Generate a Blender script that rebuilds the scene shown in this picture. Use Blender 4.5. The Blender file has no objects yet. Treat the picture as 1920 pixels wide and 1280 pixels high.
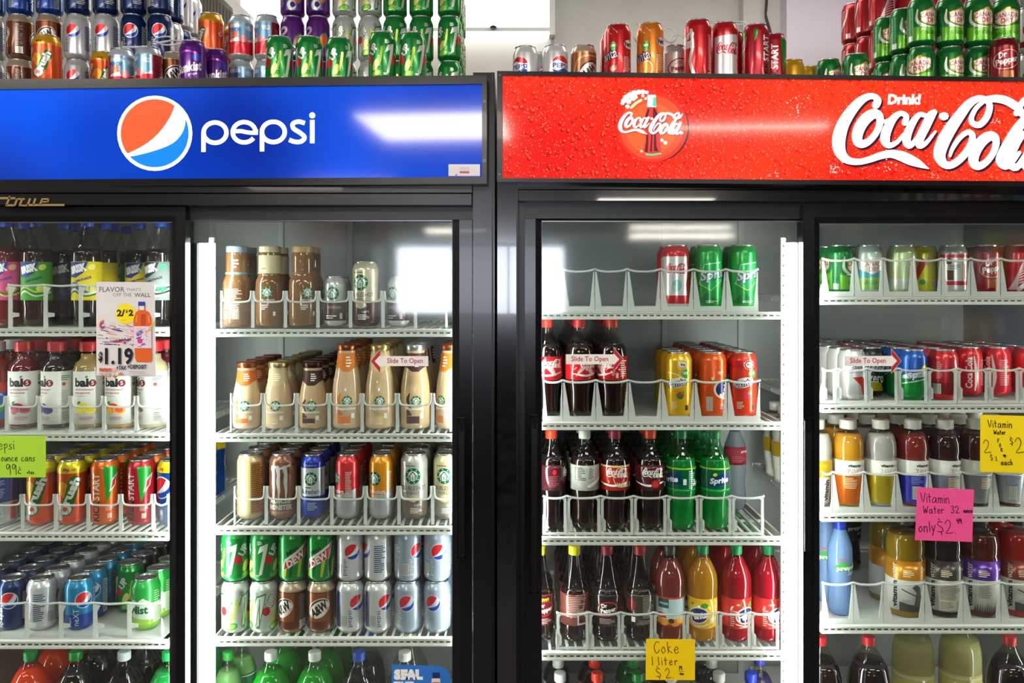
import bpy, math, random
from mathutils import Vector, Matrix
from mathutils.geometry import tessellate_polygon

# ------------------------------------------------------------------ camera, world, light, exposure
SC = bpy.context.scene
COL = SC.collection
F, CX, CY, CZ = 1500.0, 960.0, 540.0, 1.515      # focal length (px), principal point (px), eye height (m)
cam = bpy.data.objects.new('camera', bpy.data.cameras.new('camera'))
COL.objects.link(cam)
cam.location = (0, 0, CZ)
cam.rotation_euler = (math.pi/2, 0, 0)
cam.data.sensor_width = 36.0
cam.data.lens = 36.0*F/1920.0
cam.data.shift_y = -100.0/1920.0
cam.data.clip_start = 0.05
SC.camera = cam

world = bpy.data.worlds.new('world'); SC.world = world
world.use_nodes = True
world.node_tree.nodes['Background'].inputs[0].default_value = (0.75, 0.85, 1.0, 1)
world.node_tree.nodes['Background'].inputs[1].default_value = 1.0

SC.view_settings.view_transform = 'Standard'
SC.view_settings.look = 'None'
SC.view_settings.exposure = 0.1
SC.view_settings.gamma = 1.0
SC.view_settings.use_curve_mapping = False
cy = SC.cycles
cy.max_bounces = 7; cy.diffuse_bounces = 3; cy.glossy_bounces = 3
cy.transmission_bounces = 3; cy.transparent_max_bounces = 16
cy.caustics_reflective = False; cy.caustics_refractive = False
cy.sample_clamp_indirect = 4.0
cy.use_denoising = True
TUBE, FIXTURE, DAY = 30.0, 26.0, 16.0   # strengths: cooler tubes, ceiling lights, shop window

R = random.Random(7)
rad = math.radians
def PX(px, d): return (px-CX)*d/F
def PZ(py, d): return CZ-(py-CY)*d/F

# ------------------------------------------------------------------ materials
def lin(h):
    h = h.lstrip('#'); out = []
    for i in (0, 2, 4):
        c = int(h[i:i+2], 16)/255.0
        out.append(c/12.92 if c <= 0.04045 else ((c+0.055)/1.055)**2.4)
    return (*out, 1.0)
_M = {}
FIN = {  # finish: roughness, metallic, coat, specular
 'can': (0.27, 0.42, 0.25, 0.5), 'silver': (0.24, 0.95, 0.0, 0.5), 'paper': (0.55, 0, 0, 0.35),
 'plastic': (0.38, 0, 0, 0.5), 'gloss': (0.12, 0, 0.35, 0.5), 'liquid': (0.07, 0, 0.3, 0.5),
 'metal': (0.3, 0.85, 0, 0.5), 'black': (0.22, 0.0, 0.1, 0.4), 'wall': (0.8, 0, 0, 0.25), 'wire': (0.35, 0, 0.1, 0.5)}
def newmat(name):
    m = bpy.data.materials.new(name); m.use_nodes = True
    nt = m.node_tree; nt.nodes.clear()
    out = nt.nodes.new('ShaderNodeOutputMaterial')
    return m, nt, out
def schlick(nt, f0):         # reflectance of a thin sheet, the same from both sides
    w = nt.nodes.new('ShaderNodeLayerWeight'); w.inputs[0].default_value = 0.5
    p = nt.nodes.new('ShaderNodeMath'); p.operation = 'POWER'; p.inputs[1].default_value = 5.0
    a = nt.nodes.new('ShaderNodeMath'); a.operation = 'MULTIPLY_ADD'; a.inputs[1].default_value = 1-f0; a.inputs[2].default_value = f0
    nt.links.new(w.outputs['Facing'], p.inputs[0]); nt.links.new(p.outputs[0], a.inputs[0])
    return a
def M(col, fin='can', emit=0.0):
    k = (col, fin, emit)
    if k in _M: return _M[k]
    m, nt, out = newmat('%s_%s' % (fin, col.strip('#')))
    if fin == 'clear':           # thin clear plastic or glass shell
        t = nt.nodes.new('ShaderNodeBsdfTransparent'); t.inputs[0].default_value = tuple(x**.3 for x in lin(col))
        g = nt.nodes.new('ShaderNodeBsdfGlossy'); g.inputs['Roughness'].default_value = 0.06
        f = schlick(nt, .05)
        x = nt.nodes.new('ShaderNodeMixShader')
        nt.links.new(f.outputs[0], x.inputs[0]); nt.links.new(t.outputs[0], x.inputs[1]); nt.links.new(g.outputs[0], x.inputs[2])
        nt.links.new(x.outputs[0], out.inputs[0])
    elif fin == 'pane':
        t = nt.nodes.new('ShaderNodeBsdfTransparent'); t.inputs[0].default_value = lin(col)
        g = nt.nodes.new('ShaderNodeBsdfGlossy'); g.inputs['Roughness'].default_value = 0.05
        f = schlick(nt, .056)
        x = nt.nodes.new('ShaderNodeMixShader')
        nt.links.new(f.outputs[0], x.inputs[0]); nt.links.new(t.outputs[0], x.inputs[1]); nt.links.new(g.outputs[0], x.inputs[2])
        nt.links.new(x.outputs[0], out.inputs[0])
    elif fin in ('frost', 'film', 'tinted'):
        t = nt.nodes.new('ShaderNodeBsdfTransparent')
        p = nt.nodes.new('ShaderNodeBsdfPrincipled'); p.inputs['Base Color'].default_value = lin(col); p.inputs['Roughness'].default_value = 0.3
        x = nt.nodes.new('ShaderNodeMixShader'); x.inputs[0].default_value = {'frost': 0.58, 'film': 0.03, 'tinted': 0.5}[fin]
        if fin == 'tinted': p.inputs['Roughness'].default_value = 0.08; t.inputs[0].default_value = tuple(x_**.3 for x_ in lin(col))
        nt.links.new(t.outputs[0], x.inputs[1]); nt.links.new(p.outputs[0], x.inputs[2]); nt.links.new(x.outputs[0], out.inputs[0])
    elif fin == 'juice':         # coloured drink in a clear bottle: glossy, lets light soak through
        p = nt.nodes.new('ShaderNodeBsdfPrincipled'); p.inputs['Base Color'].default_value = lin(col)
        p.inputs['Roughness'].default_value = 0.07; p.inputs['Coat Weight'].default_value = 0.3
        t = nt.nodes.new('ShaderNodeBsdfTranslucent'); t.inputs[0].default_value = lin(col)
        x = nt.nodes.new('ShaderNodeMixShader'); x.inputs[0].default_value = 0.35
        nt.links.new(p.outputs[0], x.inputs[1]); nt.links.new(t.outputs[0], x.inputs[2]); nt.links.new(x.outputs[0], out.inputs[0])
    elif fin == 'lamp':
        e = nt.nodes.new('ShaderNodeEmission'); e.inputs[0].default_value = lin(col); e.inputs[1].default_value = emit
        nt.links.new(e.outputs[0], out.inputs[0])
    else:
        r, me, co, sp = FIN[fin]
        p = nt.nodes.new('ShaderNodeBsdfPrincipled')
        c = lin(col)
        p.inputs['Base Color'].default_value = c
        p.inputs['Roughness'].default_value = r; p.inputs['Metallic'].default_value = me
        p.inputs['Coat Weight'].default_value = co; p.inputs['Specular IOR Level'].default_value = sp
        if emit:
            p.inputs['Emission Color'].default_value = c; p.inputs['Emission Strength'].default_value = emit
        nt.links.new(p.outputs[0], out.inputs[0])
    _M[k] = m
    return m

# ------------------------------------------------------------------ mesh builder (metres)
class MB:
    def __init__(s): s.v = []; s.f = []; s.m = []; s.sm = []; s.mats = []
    def mi(s, m):
        if m not in s.mats: s.mats.append(m)
        return s.mats.index(m)
    def face(s, pts, m, sm=False):
        b = len(s.v); s.v.extend(pts); s.f.append(tuple(range(b, b+len(pts)))); s.m.append(s.mi(m)); s.sm.append(sm)
    def box(s, x0, x1, y0, y1, z0, z1, m):
        b = len(s.v)
        s.v += [(x0,y0,z0),(x1,y0,z0),(x1,y1,z0),(x0,y1,z0),(x0,y0,z1),(x1,y0,z1),(x1,y1,z1),(x0,y1,z1)]
        for q in ((0,3,2,1),(4,5,6,7),(0,1,5,4),(1,2,6,5),(2,3,7,6),(3,0,4,7)):
            s.f.append(tuple(b+i for i in q)); s.m.append(s.mi(m)); s.sm.append(False)
        return s
    def hexa(s, p, m):           # eight corners: front four (ccw seen from front), back four
        b = len(s.v); s.v += list(p)
        for q in ((0,1,2,3),(7,6,5,4),(4,5,1,0),(5,6,2,1),(6,7,3,2),(7,4,0,3)):
            s.f.append(tuple(b+i for i in q)); s.m.append(s.mi(m)); s.sm.append(False)
        return s
    def prism(s, poly, y0, y1, m):   # polygon in x,z (ccw seen from the front) swept from y0 (front) to y1
        n = len(poly); b = len(s.v)
        s.v += [(x, y0, z) for x, z in poly] + [(x, y1, z) for x, z in poly]
        for t in tessellate_polygon([[Vector((x, z, 0)) for x, z in poly]]):
            a, c, d = t
            ax, az = poly[a]; cx_, cz_ = poly[c]; dx, dz = poly[d]
            if (cx_-ax)*(dz-az)-(cz_-az)*(dx-ax) < 0: c, d = d, c
            s.f.append((b+a, b+c, b+d)); s.m.append(s.mi(m)); s.sm.append(False)
            s.f.append((b+n+a, b+n+d, b+n+c)); s.m.append(s.mi(m)); s.sm.append(False)
        for i in range(n):
            j = (i+1) % n
            s.f.append((b+j, b+i, b+n+i, b+n+j)); s.m.append(s.mi(m)); s.sm.append(False)
        return s
    def lathe(s, prof, colf, seg=40, k=0.001):   # prof [(r,z)] in mm from bottom to top; colf(z_mid)->material
        b = len(s.v); n = len(prof)
        for r, z in prof:
            for i in range(seg):
                a = 2*math.pi*i/seg
                s.v.append((r*k*math.sin(a), -r*k*math.cos(a), z*k))
        for j in range(n-1):
            mt = s.mi(colf((prof[j][1]+prof[j+1][1])/2))
            for i in range(seg):
                i2 = (i+1) % seg
                s.f.append((b+j*seg+i, b+j*seg+i2, b+(j+1)*seg+i2, b+(j+1)*seg+i)); s.m.append(mt); s.sm.append(True)
        return s
    def tube(s, path, r, m, seg=6, cap=True):
        b = len(s.v); n = len(path); P = [Vector(p) for p in path]
        up = Vector((0, 0, 1))
        for i in range(n):
            t = (P[min(i+1, n-1)]-P[max(i-1, 0)]).normalized()
            a = t.cross(up)
            if a.length < 1e-3: a = t.cross(Vector((0, 1, 0)))
            a.normalize(); c = a.cross(t)
            for q in range(seg):
                w = 2*math.pi*q/seg
                s.v.append(tuple(P[i]+a*(r*math.cos(w))+c*(r*math.sin(w))))
        mt = s.mi(m)
        for i in range(n-1):
            for q in range(seg):
                q2 = (q+1) % seg
                s.f.append((b+i*seg+q, b+i*seg+q2, b+(i+1)*seg+q2, b+(i+1)*seg+q)); s.m.append(mt); s.sm.append(True)
        if cap:
            s.f.append(tuple(b+q for q in range(seg))[::-1]); s.m.append(mt); s.sm.append(False)
            s.f.append(tuple(b+(n-1)*seg+q for q in range(seg))); s.m.append(mt); s.sm.append(False)
        return s
    def build(s, name, parent=None, loc=None):
        me = bpy.data.meshes.new(name)
        me.from_pydata([tuple(v) for v in s.v], [], s.f)
        for m in s.mats: me.materials.append(m)
        me.polygons.foreach_set('material_index', s.m)
        me.polygons.foreach_set('use_smooth', s.sm)
        me.update()
        o = bpy.data.objects.new(name, me); COL.objects.link(o)
        if parent: o.parent = parent
        if loc: o.location = loc
        return o

def empty(name, loc=(0, 0, 0), rz=0.0):
    o = bpy.data.objects.new(name, None); COL.objects.link(o)
    o.empty_display_size = 0.05; o.location = loc; o.rotation_euler = (0, 0, rz)
    return o
LABELS = []
def tag(o, label, cat, group=None):
    n = len(label.replace(',', ' ').split())
    if not 4 <= n <= 16: print('LABEL LENGTH', n, label)
    LABELS.append(label)
    o['label'] = label; o['category'] = cat
    if group: o['group'] = group
    return o
def struct(o): o['kind'] = 'structure'; return o
def copy_tree(o, parent=None):
    c = o.copy(); COL.objects.link(c); c.parent = parent
    for k in ('label', 'category', 'group'):
        if k in c: del c[k]
    for ch in o.children: copy_tree(ch, c)
    return c

# ------------------------------------------------------------------ flat artwork (polygons, strokes, lettering)
_TXT = {}
def text_mesh(st, bold=0.0):
    k = (st, bold)
    if k in _TXT: return _TXT[k]
    cu = bpy.data.curves.new('lettering', 'FONT'); cu.body = st; cu.size = 1.0; cu.resolution_u = 2; cu.offset = bold
    ob = bpy.data.objects.new('lettering', cu)
    me = bpy.data.meshes.new_from_object(ob)
    vs = [(v.co.x, v.co.y) for v in me.vertices]
    tris = []
    for p in me.polygons:
        q = list(p.vertices)
        for i in range(1, len(q)-1): tris.append((q[0], q[i], q[i+1]))
    bpy.data.objects.remove(ob); bpy.data.curves.remove(cu); bpy.data.meshes.remove(me)
    x0 = min(v[0] for v in vs); x1 = max(v[0] for v in vs); y0 = min(v[1] for v in vs); y1 = max(v[1] for v in vs)
    vs = [((x-x0)/(x1-x0), (y-y0)/(y1-y0)) for x, y in vs]
    _TXT[k] = (vs, tris)
    return _TXT[k]
def catmull(p, n=4):
    if len(p) < 3: return p
    out = []
    for i in range(len(p)-1):
        a, b, c, d = p[max(i-1, 0)], p[i], p[i+1], p[min(i+2, len(p)-1)]
        for k in range(n):
            t = k/n
            out.append(tuple(0.5*((2*b[j])+(c[j]-a[j])*t+(2*a[j]-5*b[j]+4*c[j]-d[j])*t*t+(3*b[j]-a[j]-3*c[j]+d[j])*t**3) for j in range(len(b))))
    out.append(p[-1])
    return out
def arc(cx, cy_, rx, ry, a0, a1, n=14):
    return [(cx+rx*math.cos(rad(a0+(a1-a0)*i/n)), cy_+ry*math.sin(rad(a0+(a1-a0)*i/n))) for i in range(n+1)]

class Art:
    """Collects coloured triangles (a, b, c, layer, material) in a flat u,v frame, v up."""
    def __init__(s, fin='can', emit=0.0): s.t = []; s.fin = fin; s.emit = emit; s.layer = 0
    def mat(s, c): return c if not isinstance(c, str) else M(c, s.fin, s.emit)
    def poly(s, pts, col, *holes):
        m = s.mat(col); loops = [pts, *holes]
        flat = [p for l in loops for p in l]
        for a, b, c in tessellate_polygon([[Vector((p[0], p[1], 0)) for p in l] for l in loops]):
            s.t.append((flat[a], flat[b], flat[c], s.layer, m))
        s.layer += 1
    def rect(s, u0, v0, u1, v1, col): s.poly([(u0, v0), (u1, v0), (u1, v1), (u0, v1)], col)
    def ell(s, u, v, ru, rv, col, n=24, rot=0):
        c, d = math.cos(rad(rot)), math.sin(rad(rot))
        s.poly([(u+ru*math.cos(2*math.pi*i/n)*c-rv*math.sin(2*math.pi*i/n)*d, v+ru*math.cos(2*math.pi*i/n)*d+rv*math.sin(2*math.pi*i/n)*c) for i in range(n)], col)
    def ring(s, u, v, ru, rv, w, col, n=28):
        m = s.mat(col)
        for i in range(n):
            a, b = 2*math.pi*i/n, 2*math.pi*(i+1)/n
            p = [(u+(ru-k)*math.cos(t), v+(rv-k)*math.sin(t)) for t, k in ((a, 0), (b, 0), (b, w), (a, w))]
            s.t.append((p[0], p[1], p[2], s.layer, m)); s.t.append((p[0], p[2], p[3], s.layer, m))
        s.layer += 1
    def stroke(s, pts, w, col, smooth=0, joins=True, keep=False):
        if len(pts[0]) == 2: pts = [(a, b, w) for a, b in pts]
        elif w != 1 and w: pts = [(a, b, c*w) for a, b, c in pts]
        if smooth: pts = catmull(pts, smooth)
        m = s.mat(col); L = []
        for i in range(len(pts)):
            a, b = pts[max(i-1, 0)], pts[min(i+1, len(pts)-1)]
            dx, dy = b[0]-a[0], b[1]-a[1]; n = math.hypot(dx, dy) or 1
            h = pts[i][2]/2
            L.append(((pts[i][0]-dy/n*h, pts[i][1]+dx/n*h), (pts[i][0]+dy/n*h, pts[i][1]-dx/n*h)))
        for i in range(len(L)-1):
            (a, b), (c, d) = L[i], L[i+1]
            s.t.append((a, b, d, s.layer, m)); s.t.append((a, d, c, s.layer, m))
        if joins:
            for q in (pts if joins == 'all' else (pts[0], pts[-1])):
                h = q[2]/2
                c = [(q[0]+h*math.cos(k*math.pi/4), q[1]+h*math.sin(k*math.pi/4)) for k in range(8)]
                for k in range(1, 7): s.t.append((c[0], c[k], c[k+1], s.layer, m))
        if not keep: s.layer += 1
    def text(s, st, u0, v0, u1, v1, col, rot=0, shear=0.0, bold=0.0, curve=0.0):
        vs, tris = text_mesh(st, bold); m = s.mat(col); P = []
        for x, y in vs:
            if rot == 90: a, b = u1-(u1-u0)*y, v0+(v1-v0)*x
            elif rot == -90: a, b = u0+(u1-u0)*y, v1-(v1-v0)*x
            else: a, b = u0+(u1-u0)*x+shear*(v1-v0)*(y-0.5), v0+(v1-v0)*y+curve*(x-0.5)**2+(0)
            P.append((a, b))
        for t in tris: s.t.append((P[t[0]], P[t[1]], P[t[2]], s.layer, m))
        s.layer += 1
    def tilt_text(s, st, u, v, w, h, ang, col, bold=0.0, shear=0.0):
        vs, tris = text_mesh(st, bold); m = s.mat(col); c, d = math.cos(rad(ang)), math.sin(rad(ang)); P = []
        for x, y in vs:
            a, b = (x-.5)*w+shear*h*(y-.5), (y-.5)*h
            P.append((u+a*c-b*d, v+a*d+b*c))
        for t in tris: s.t.append((P[t[0]], P[t[1]], P[t[2]], s.layer, m))
        s.layer += 1
    def lines(s, u0, v0, u1, v1, n, col, seed=1):      # small print
        q = random.Random(seed); h = (v1-v0)/n; m = s.mat(col)
        for i in range(n):
            e = u0+(u1-u0)*q.uniform(.6, 1); a, b = v0+h*i+h*.25, v0+h*i+h*.7
            s.t.append(((u0, a), (e, a), (e, b), s.layer, m)); s.t.append(((u0, a), (e, b), (u0, b), s.layer, m))
        s.layer += 1
    def barcode(s, u0, v0, u1, v1, bg='#e8e8e4', fg='#3a3a3a', n=11):
        s.rect(u0, v0, u1, v1, bg); m = s.mat(fg); w = (u1-u0)/(n*1.15)
        for i in range(n):
            a = u0+w*.6+i*w*1.05; b = a+w*(.35 if i % 3 else .6)
            s.t.append(((a, v0+1), (b, v0+1), (b, v1-1), s.layer, m)); s.t.append(((a, v0+1), (b, v1-1), (a, v1-1), s.layer, m))
        s.layer += 1
    # ---- emblems
    def globe(s, u, v, r, ring='#f2f2f0', red='#d8202c', blue='#1140a8', white='#f4f4f2', k=0.9, rot=0.0):
        c, d = math.cos(rot), math.sin(rot)
        T = lambda p: (u+(p[0]*c-p[1]*d)*r, v+(p[0]*d+p[1]*c)*r)
        if ring: s.ell(u, v, r, r, ring, 36)
        else: s.ell(u, v, r*k, r*k, white, 36)
        N = lambda x, y: ((x-413)/322.0, (365-y)/322.0)
        e0, e1 = N(588, 122), N(170, 545)
        a0 = math.degrees(math.atan2(e0[1], e0[0])); a1 = math.degrees(math.atan2(e1[1], e1[0]))+360
        top = arc(0, 0, k, k, a0, a1, 20)+catmull([N(170, 545), N(330, 462), N(450, 360), N(540, 235), N(588, 122)], 4)[1:-1]
        s.poly([T(p) for p in top], red)
        e0, e1 = N(192, 570), N(674, 225)
        a0 = math.degrees(math.atan2(e0[1], e0[0]))+360; a1 = math.degrees(math.atan2(e1[1], e1[0]))+360
        bot = arc(0, 0, k, k, a0, a1, 20)+catmull([N(674, 225), N(674, 290), N(640, 375), N(560, 455), N(400, 518), N(192, 570)], 4)[1:-1]
        s.poly([T(p) for p in bot], blue)
    def coke(s, u0, v0, u1, v1, col, hi=False, slope=0.0):
        k = (u1-u0)/2101.0; h = (v1-v0)/730.0
        def T(p): return (u0+(p[0]-50)*k, v1-(p[1]-85)*h+slope*((p[0]-50)*k), p[2]*(k+h)/2)
        for st in COKE: s.stroke([T(p) for p in st], 1, col, 4 if hi else 2, 'all' if hi else True, keep=True)
        s.layer += 1
    def siren(s, u, v, r, green='#00663f', white='#eef2ee'):
        s.ell(u, v, r, r, green, 28); s.ell(u, v, r*.66, r*.66, white, 20)
        for a in range(8):
            s.ell(u+r*.83*math.cos(a*math.pi/4+.2), v+r*.83*math.sin(a*math.pi/4+.2), r*.08, r*.08, white, 6)
        for q in (-1, 1):
            s.stroke([(u+q*r*.18, v+r*.35), (u+q*r*.36, v+r*.05), (u+q*r*.3, v-r*.5)], r*.12, green)
            s.stroke([(u+q*r*.5, v+r*.1), (u+q*r*.52, v-r*.3)], r*.1, green)
        s.poly([(u-r*.22, v+r*.38), (u, v+r*.62), (u+r*.22, v+r*.38)], green)
        s.ell(u, v+r*.16, r*.15, r*.18, white, 10); s.stroke([(u, v-.1*r), (u, v-r*.5)], r*.1, green)
    def leaf(s, u, v, w, h, ang, col):
        c, d = math.cos(rad(ang)), math.sin(rad(ang))
        P = [(-.5, 0), (-.25, .38), (.1, .5), (.5, .1), (.3, -.35), (-.1, -.45)]
        s.poly([(u+a*w*c-b*h*d, v+a*w*d+b*h*c) for a, b in P], col)
    # ---- onto a body of revolution / a plane
    def wrap(s, mb, rad_at, rref, du=3.0, dv=None, vc=(), off=0.2, lay=0.006, k=0.001):
        idx = {}
        def cut(poly, ax, step):
            lo = min(p[ax] for p in poly); hi = max(p[ax] for p in poly); res = []
            i0, i1 = math.floor(lo/step+1e-6), math.ceil(hi/step-1e-6)
            if i1-i0 <= 1: return [poly]
            for i in range(i0, i1):
                q = clip(clip(poly, ax, i*step, 1), ax, (i+1)*step, -1)
                if len(q) >= 3: res.append(q)
            return res
        for a, b, c, ly, m in s.t:
            ar = (b[0]-a[0])*(c[1]-a[1])-(b[1]-a[1])*(c[0]-a[0])
            if abs(ar) < 1e-7: continue
            tri = [a[:2], b[:2], c[:2]] if ar > 0 else [a[:2], c[:2], b[:2]]
            pieces = cut(tri, 0, du)
            for v in vc:
                nx = []
                for p in pieces:
                    if min(q[1] for q in p) < v-1e-4 and max(q[1] for q in p) > v+1e-4:
                        nx += [q for q in (clip(p, 1, v, 1), clip(p, 1, v, -1)) if len(q) >= 3]
                    else: nx.append(p)
                pieces = nx
            mi = mb.mi(m)
            for p in pieces:
                f = []
                for u, v in p:
                    key = (round(u, 3), round(v, 3), ly, mi)
                    if key not in idx:
                        r = rad_at(v)+off+lay*ly; an = u/rref
                        idx[key] = len(mb.v); mb.v.append((r*k*math.sin(an), -r*k*math.cos(an), v*k))
                    f.append(idx[key])
                f = [x for i, x in enumerate(f) if x != f[i-1]]
                if len(f) >= 3 and len(set(f)) == len(f): mb.f.append(tuple(f)); mb.m.append(mi); mb.sm.append(True)
    def flat(s, mb, fn):            # fn(u, v, layer) -> point
        for a, b, c, ly, m in s.t:
            p = [fn(q[0], q[1], ly) for q in (a, b, c)]
            mb.face(p, m)
def clip(poly, ax, lim, sg):
    out = []
    for i in range(len(poly)):
        a, b = poly[i-1], poly[i]
        ia, ib = (a[ax]-lim)*sg >= -1e-9, (b[ax]-lim)*sg >= -1e-9
        if ia != ib:
            t = (lim-a[ax])/(b[ax]-a[ax]); out.append((a[0]+(b[0]-a[0])*t, a[1]+(b[1]-a[1])*t))
        if ib: out.append(b)
    return out

# flowing script of the red sign, strokes (x, y down, width)
def _c1(p): return [((x-160)*2.03+50, (y-430)*2.116+85, w*2.06) for x, y, w in p]
def _eo(cx, cy_, a, b, ang, w):
    c, d = math.cos(rad(ang)), math.sin(rad(ang)); o = []
    for i in range(19):
        t = 2*math.pi*i/18; x, y = a*math.cos(t), b*math.sin(t)
        o.append((cx+x*c+y*d, cy_-x*d+y*c, w*(1.0-.28*math.sin(t))))
    return o
COKE = [
 [(472,195,75),(490,150,72),(455,112,58),(390,115,65),(310,165,85),(220,270,105),(150,390,120),(115,510,130),(115,610,120),(150,690,95),(215,735,70),(310,745,60),(420,720,62),(520,685,70),(620,668,78),(720,690,98),(800,725,100),(870,755,80),(930,785,45),(985,812,8)],
 _eo(402,425,165,82,58,86),
 [(520,350,40),(570,352,36),(620,330,40)],
 [(752,368,58),(768,305,56),(712,275,50),(640,328,72),(578,440,92),(562,535,92),(600,586,60),(676,556,42),(742,480,34)],
 [(958,300,46),(895,288,50),(826,372,70),(778,480,82),(772,556,80),(806,588,56),(880,510,48),(960,380,44)],
 [(1040,264,58),(1006,300,86),(952,410,88),(895,530,84),(898,590,60),(962,560,42),(1052,450,22)],
 [(1122,304,76),(1142,303,76)],
 [(1540,140,55),(1470,130,62),(1380,180,82),(1290,290,102),(1180,450,122),(1110,590,126),(1092,690,112),(1140,770,78),(1220,770,70),(1320,690,72),(1395,580,70),(1410,490,62),(1365,458,52),(1290,510,48),(1220,610,42),(1192,690,26)],
 [(1540,140,50),(1578,200,62),(1550,310,64),(1480,385,62),(1412,370,56),(1402,310,50),(1450,220,44),(1530,150,40)],
 [(1540,140,60),(1640,132,74),(1740,152,82),(1830,205,80),(1890,255,50)],
 _eo(1530,640,165,80,58,84),
 _c1([(1185,452,5),(1150,505,34),(1095,530,34),(1060,525,20)]),
 _c1([(1040,520,28),(1075,462,28),(1118,448,30),(1128,480,28),(1090,530,30),(1040,600,50),(985,690,52),(965,740,46),(1000,762,28),(1055,700,18)]),
 _c1([(1118,628,26),(1075,615,30),(1025,680,44),(1008,740,44),(1040,768,32),(1085,710,26),(1125,640,22)]),
 _c1([(1150,600,44),(1115,680,48),(1080,745,44),(1105,772,28),(1150,725,12)]),
 _c1([(1164,757,50),(1170,757,50)]),
]
# hand lettering: single strokes, cap height 1
HW = {
 'V': [[(0,1),(.25,0),(.45,1)]], 'i': [[(.05,.55),(.1,0)], [(.03,.85),(.05,.8)]], 't': [[(.08,.95),(.16,0)], [(-.04,.6),(.28,.62)]],
 'a': [[(.4,.5),(.2,.55),(.03,.25),(.12,.0),(.32,.15),(.4,.5),(.42,.05),(.5,0)]], 'm': [[(0,.55),(.04,0)],[(.03,.4),(.18,.55),(.24,0)],[(.24,.4),(.4,.55),(.45,0)]],
 'n': [[(0,.55),(.04,0)],[(.03,.38),(.24,.55),(.32,.3),(.34,-.05)]], 'W': [[(0,1),(.15,0),(.3,.7),(.42,0),(.6,1)]], 'w': [[(0,.6),(.12,0),(.25,.45),(.36,0),(.5,.6)]],
 'e': [[(.05,.28),(.35,.35),(.25,.58),(.06,.4),(.08,.08),(.25,0),(.4,.15)]], 'r': [[(0,.55),(.05,0)],[(.04,.35),(.2,.55),(.32,.5)]],
 'F': [[(0,1),(.08,0)],[(0,1),(.45,.98)],[(.04,.55),(.36,.55)]], 'O': [[(.25,1),(.02,.5),(.22,0),(.48,.45),(.25,1)]], 'R': [[(0,1),(.08,0)],[(0,1),(.4,.85),(.36,.55),(.08,.5),(.48,0)]],
 'c': [[(.32,.52),(.08,.45),(.04,.15),(.2,0),(.38,.12)]], 'h': [[(0,1),(.08,0)],[(.06,.35),(.24,.55),(.32,.3),(.34,0)]], 'o': [[(.2,.58),(.02,.3),(.16,0),(.36,.25),(.2,.58)]],
 'u': [[(0,.55),(.06,.08),(.2,.02),(.32,.5),(.36,0)]], 'l': [[(.02,1),(.1,0)]], 'y': [[(0,.55),(.14,.1)],[(.34,.6),(.22,.1),(.1,-.4)]],
 'C': [[(.45,.95),(.2,1),(.02,.55),(.15,.08),(.35,.05),(.5,.3)]], 'k': [[(0,1),(.12,0)],[(.3,.6),(.08,.35),(.45,.02)]], 'p': [[(.0,.55),(.1,-.4)],[(.02,.4),(.22,.58),(.32,.3),(.08,.1)]],
 's': [[(.3,.52),(.08,.45),(.12,.3),(.3,.18),(.2,0),(.0,.06)]], 'P': [[(0,1),(.08,0)],[(0,1),(.45,.85),(.36,.5),(.06,.45)]], 'x': [[(0,.5),(.35,0)],[(.32,.5),(.02,0)]],
 '1': [[(.1,1),(.16,0)]], '2': [[(0,.72),(.2,1),(.42,.75),(.32,.35),(.1,0),(.6,.04)]], '3': [[(.02,.88),(.25,1),(.38,.78),(.15,.55),(.42,.3),(.25,0),(0,.1)]], '4': [[(.02,.95),(.08,.5),(.36,.5)],[(.36,1),(.42,0)]],
 '9': [[(.36,.9),(.12,1),(.02,.7),(.2,.52),(.36,.9),(.42,0)]], '6': [[(.3,1),(.06,.5),(.1,.05),(.34,.1),(.32,.42),(.08,.35)]],
 '$': [[(.35,.82),(.12,.88),(.02,.65),(.36,.4),(.4,.15),(.05,.12)],[(.1,1.1),(.14,1.0)],[(.3,.1),(.34,-.12)]], '\u00a2': [[(.3,.5),(.08,.42),(.06,.12),(.3,.1)],[(.16,.72),(.18,.62)]],
 '+': [[(0,.3),(.3,.3)],[(.14,.5),(.16,.1)]], '.': [[(.05,.02),(.08,0)]]}
def hand(A, st, u, v, h, col, w=None, slope=0.0, sp=0.16):
    x = 0.0
    for ch in st:
        if ch == ' ': x += .4; continue
        g = HW[ch]; mx = max(p[0] for q in g for p in q)
        for q in g:
            A.stroke([(u+(x+a)*h, v+b*h+slope*(x+a)*h) for a, b in q], w or h*.1, col, 3, True, keep=True)
        x += mx+sp
    A.layer += 1
    return u+x*h
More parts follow.
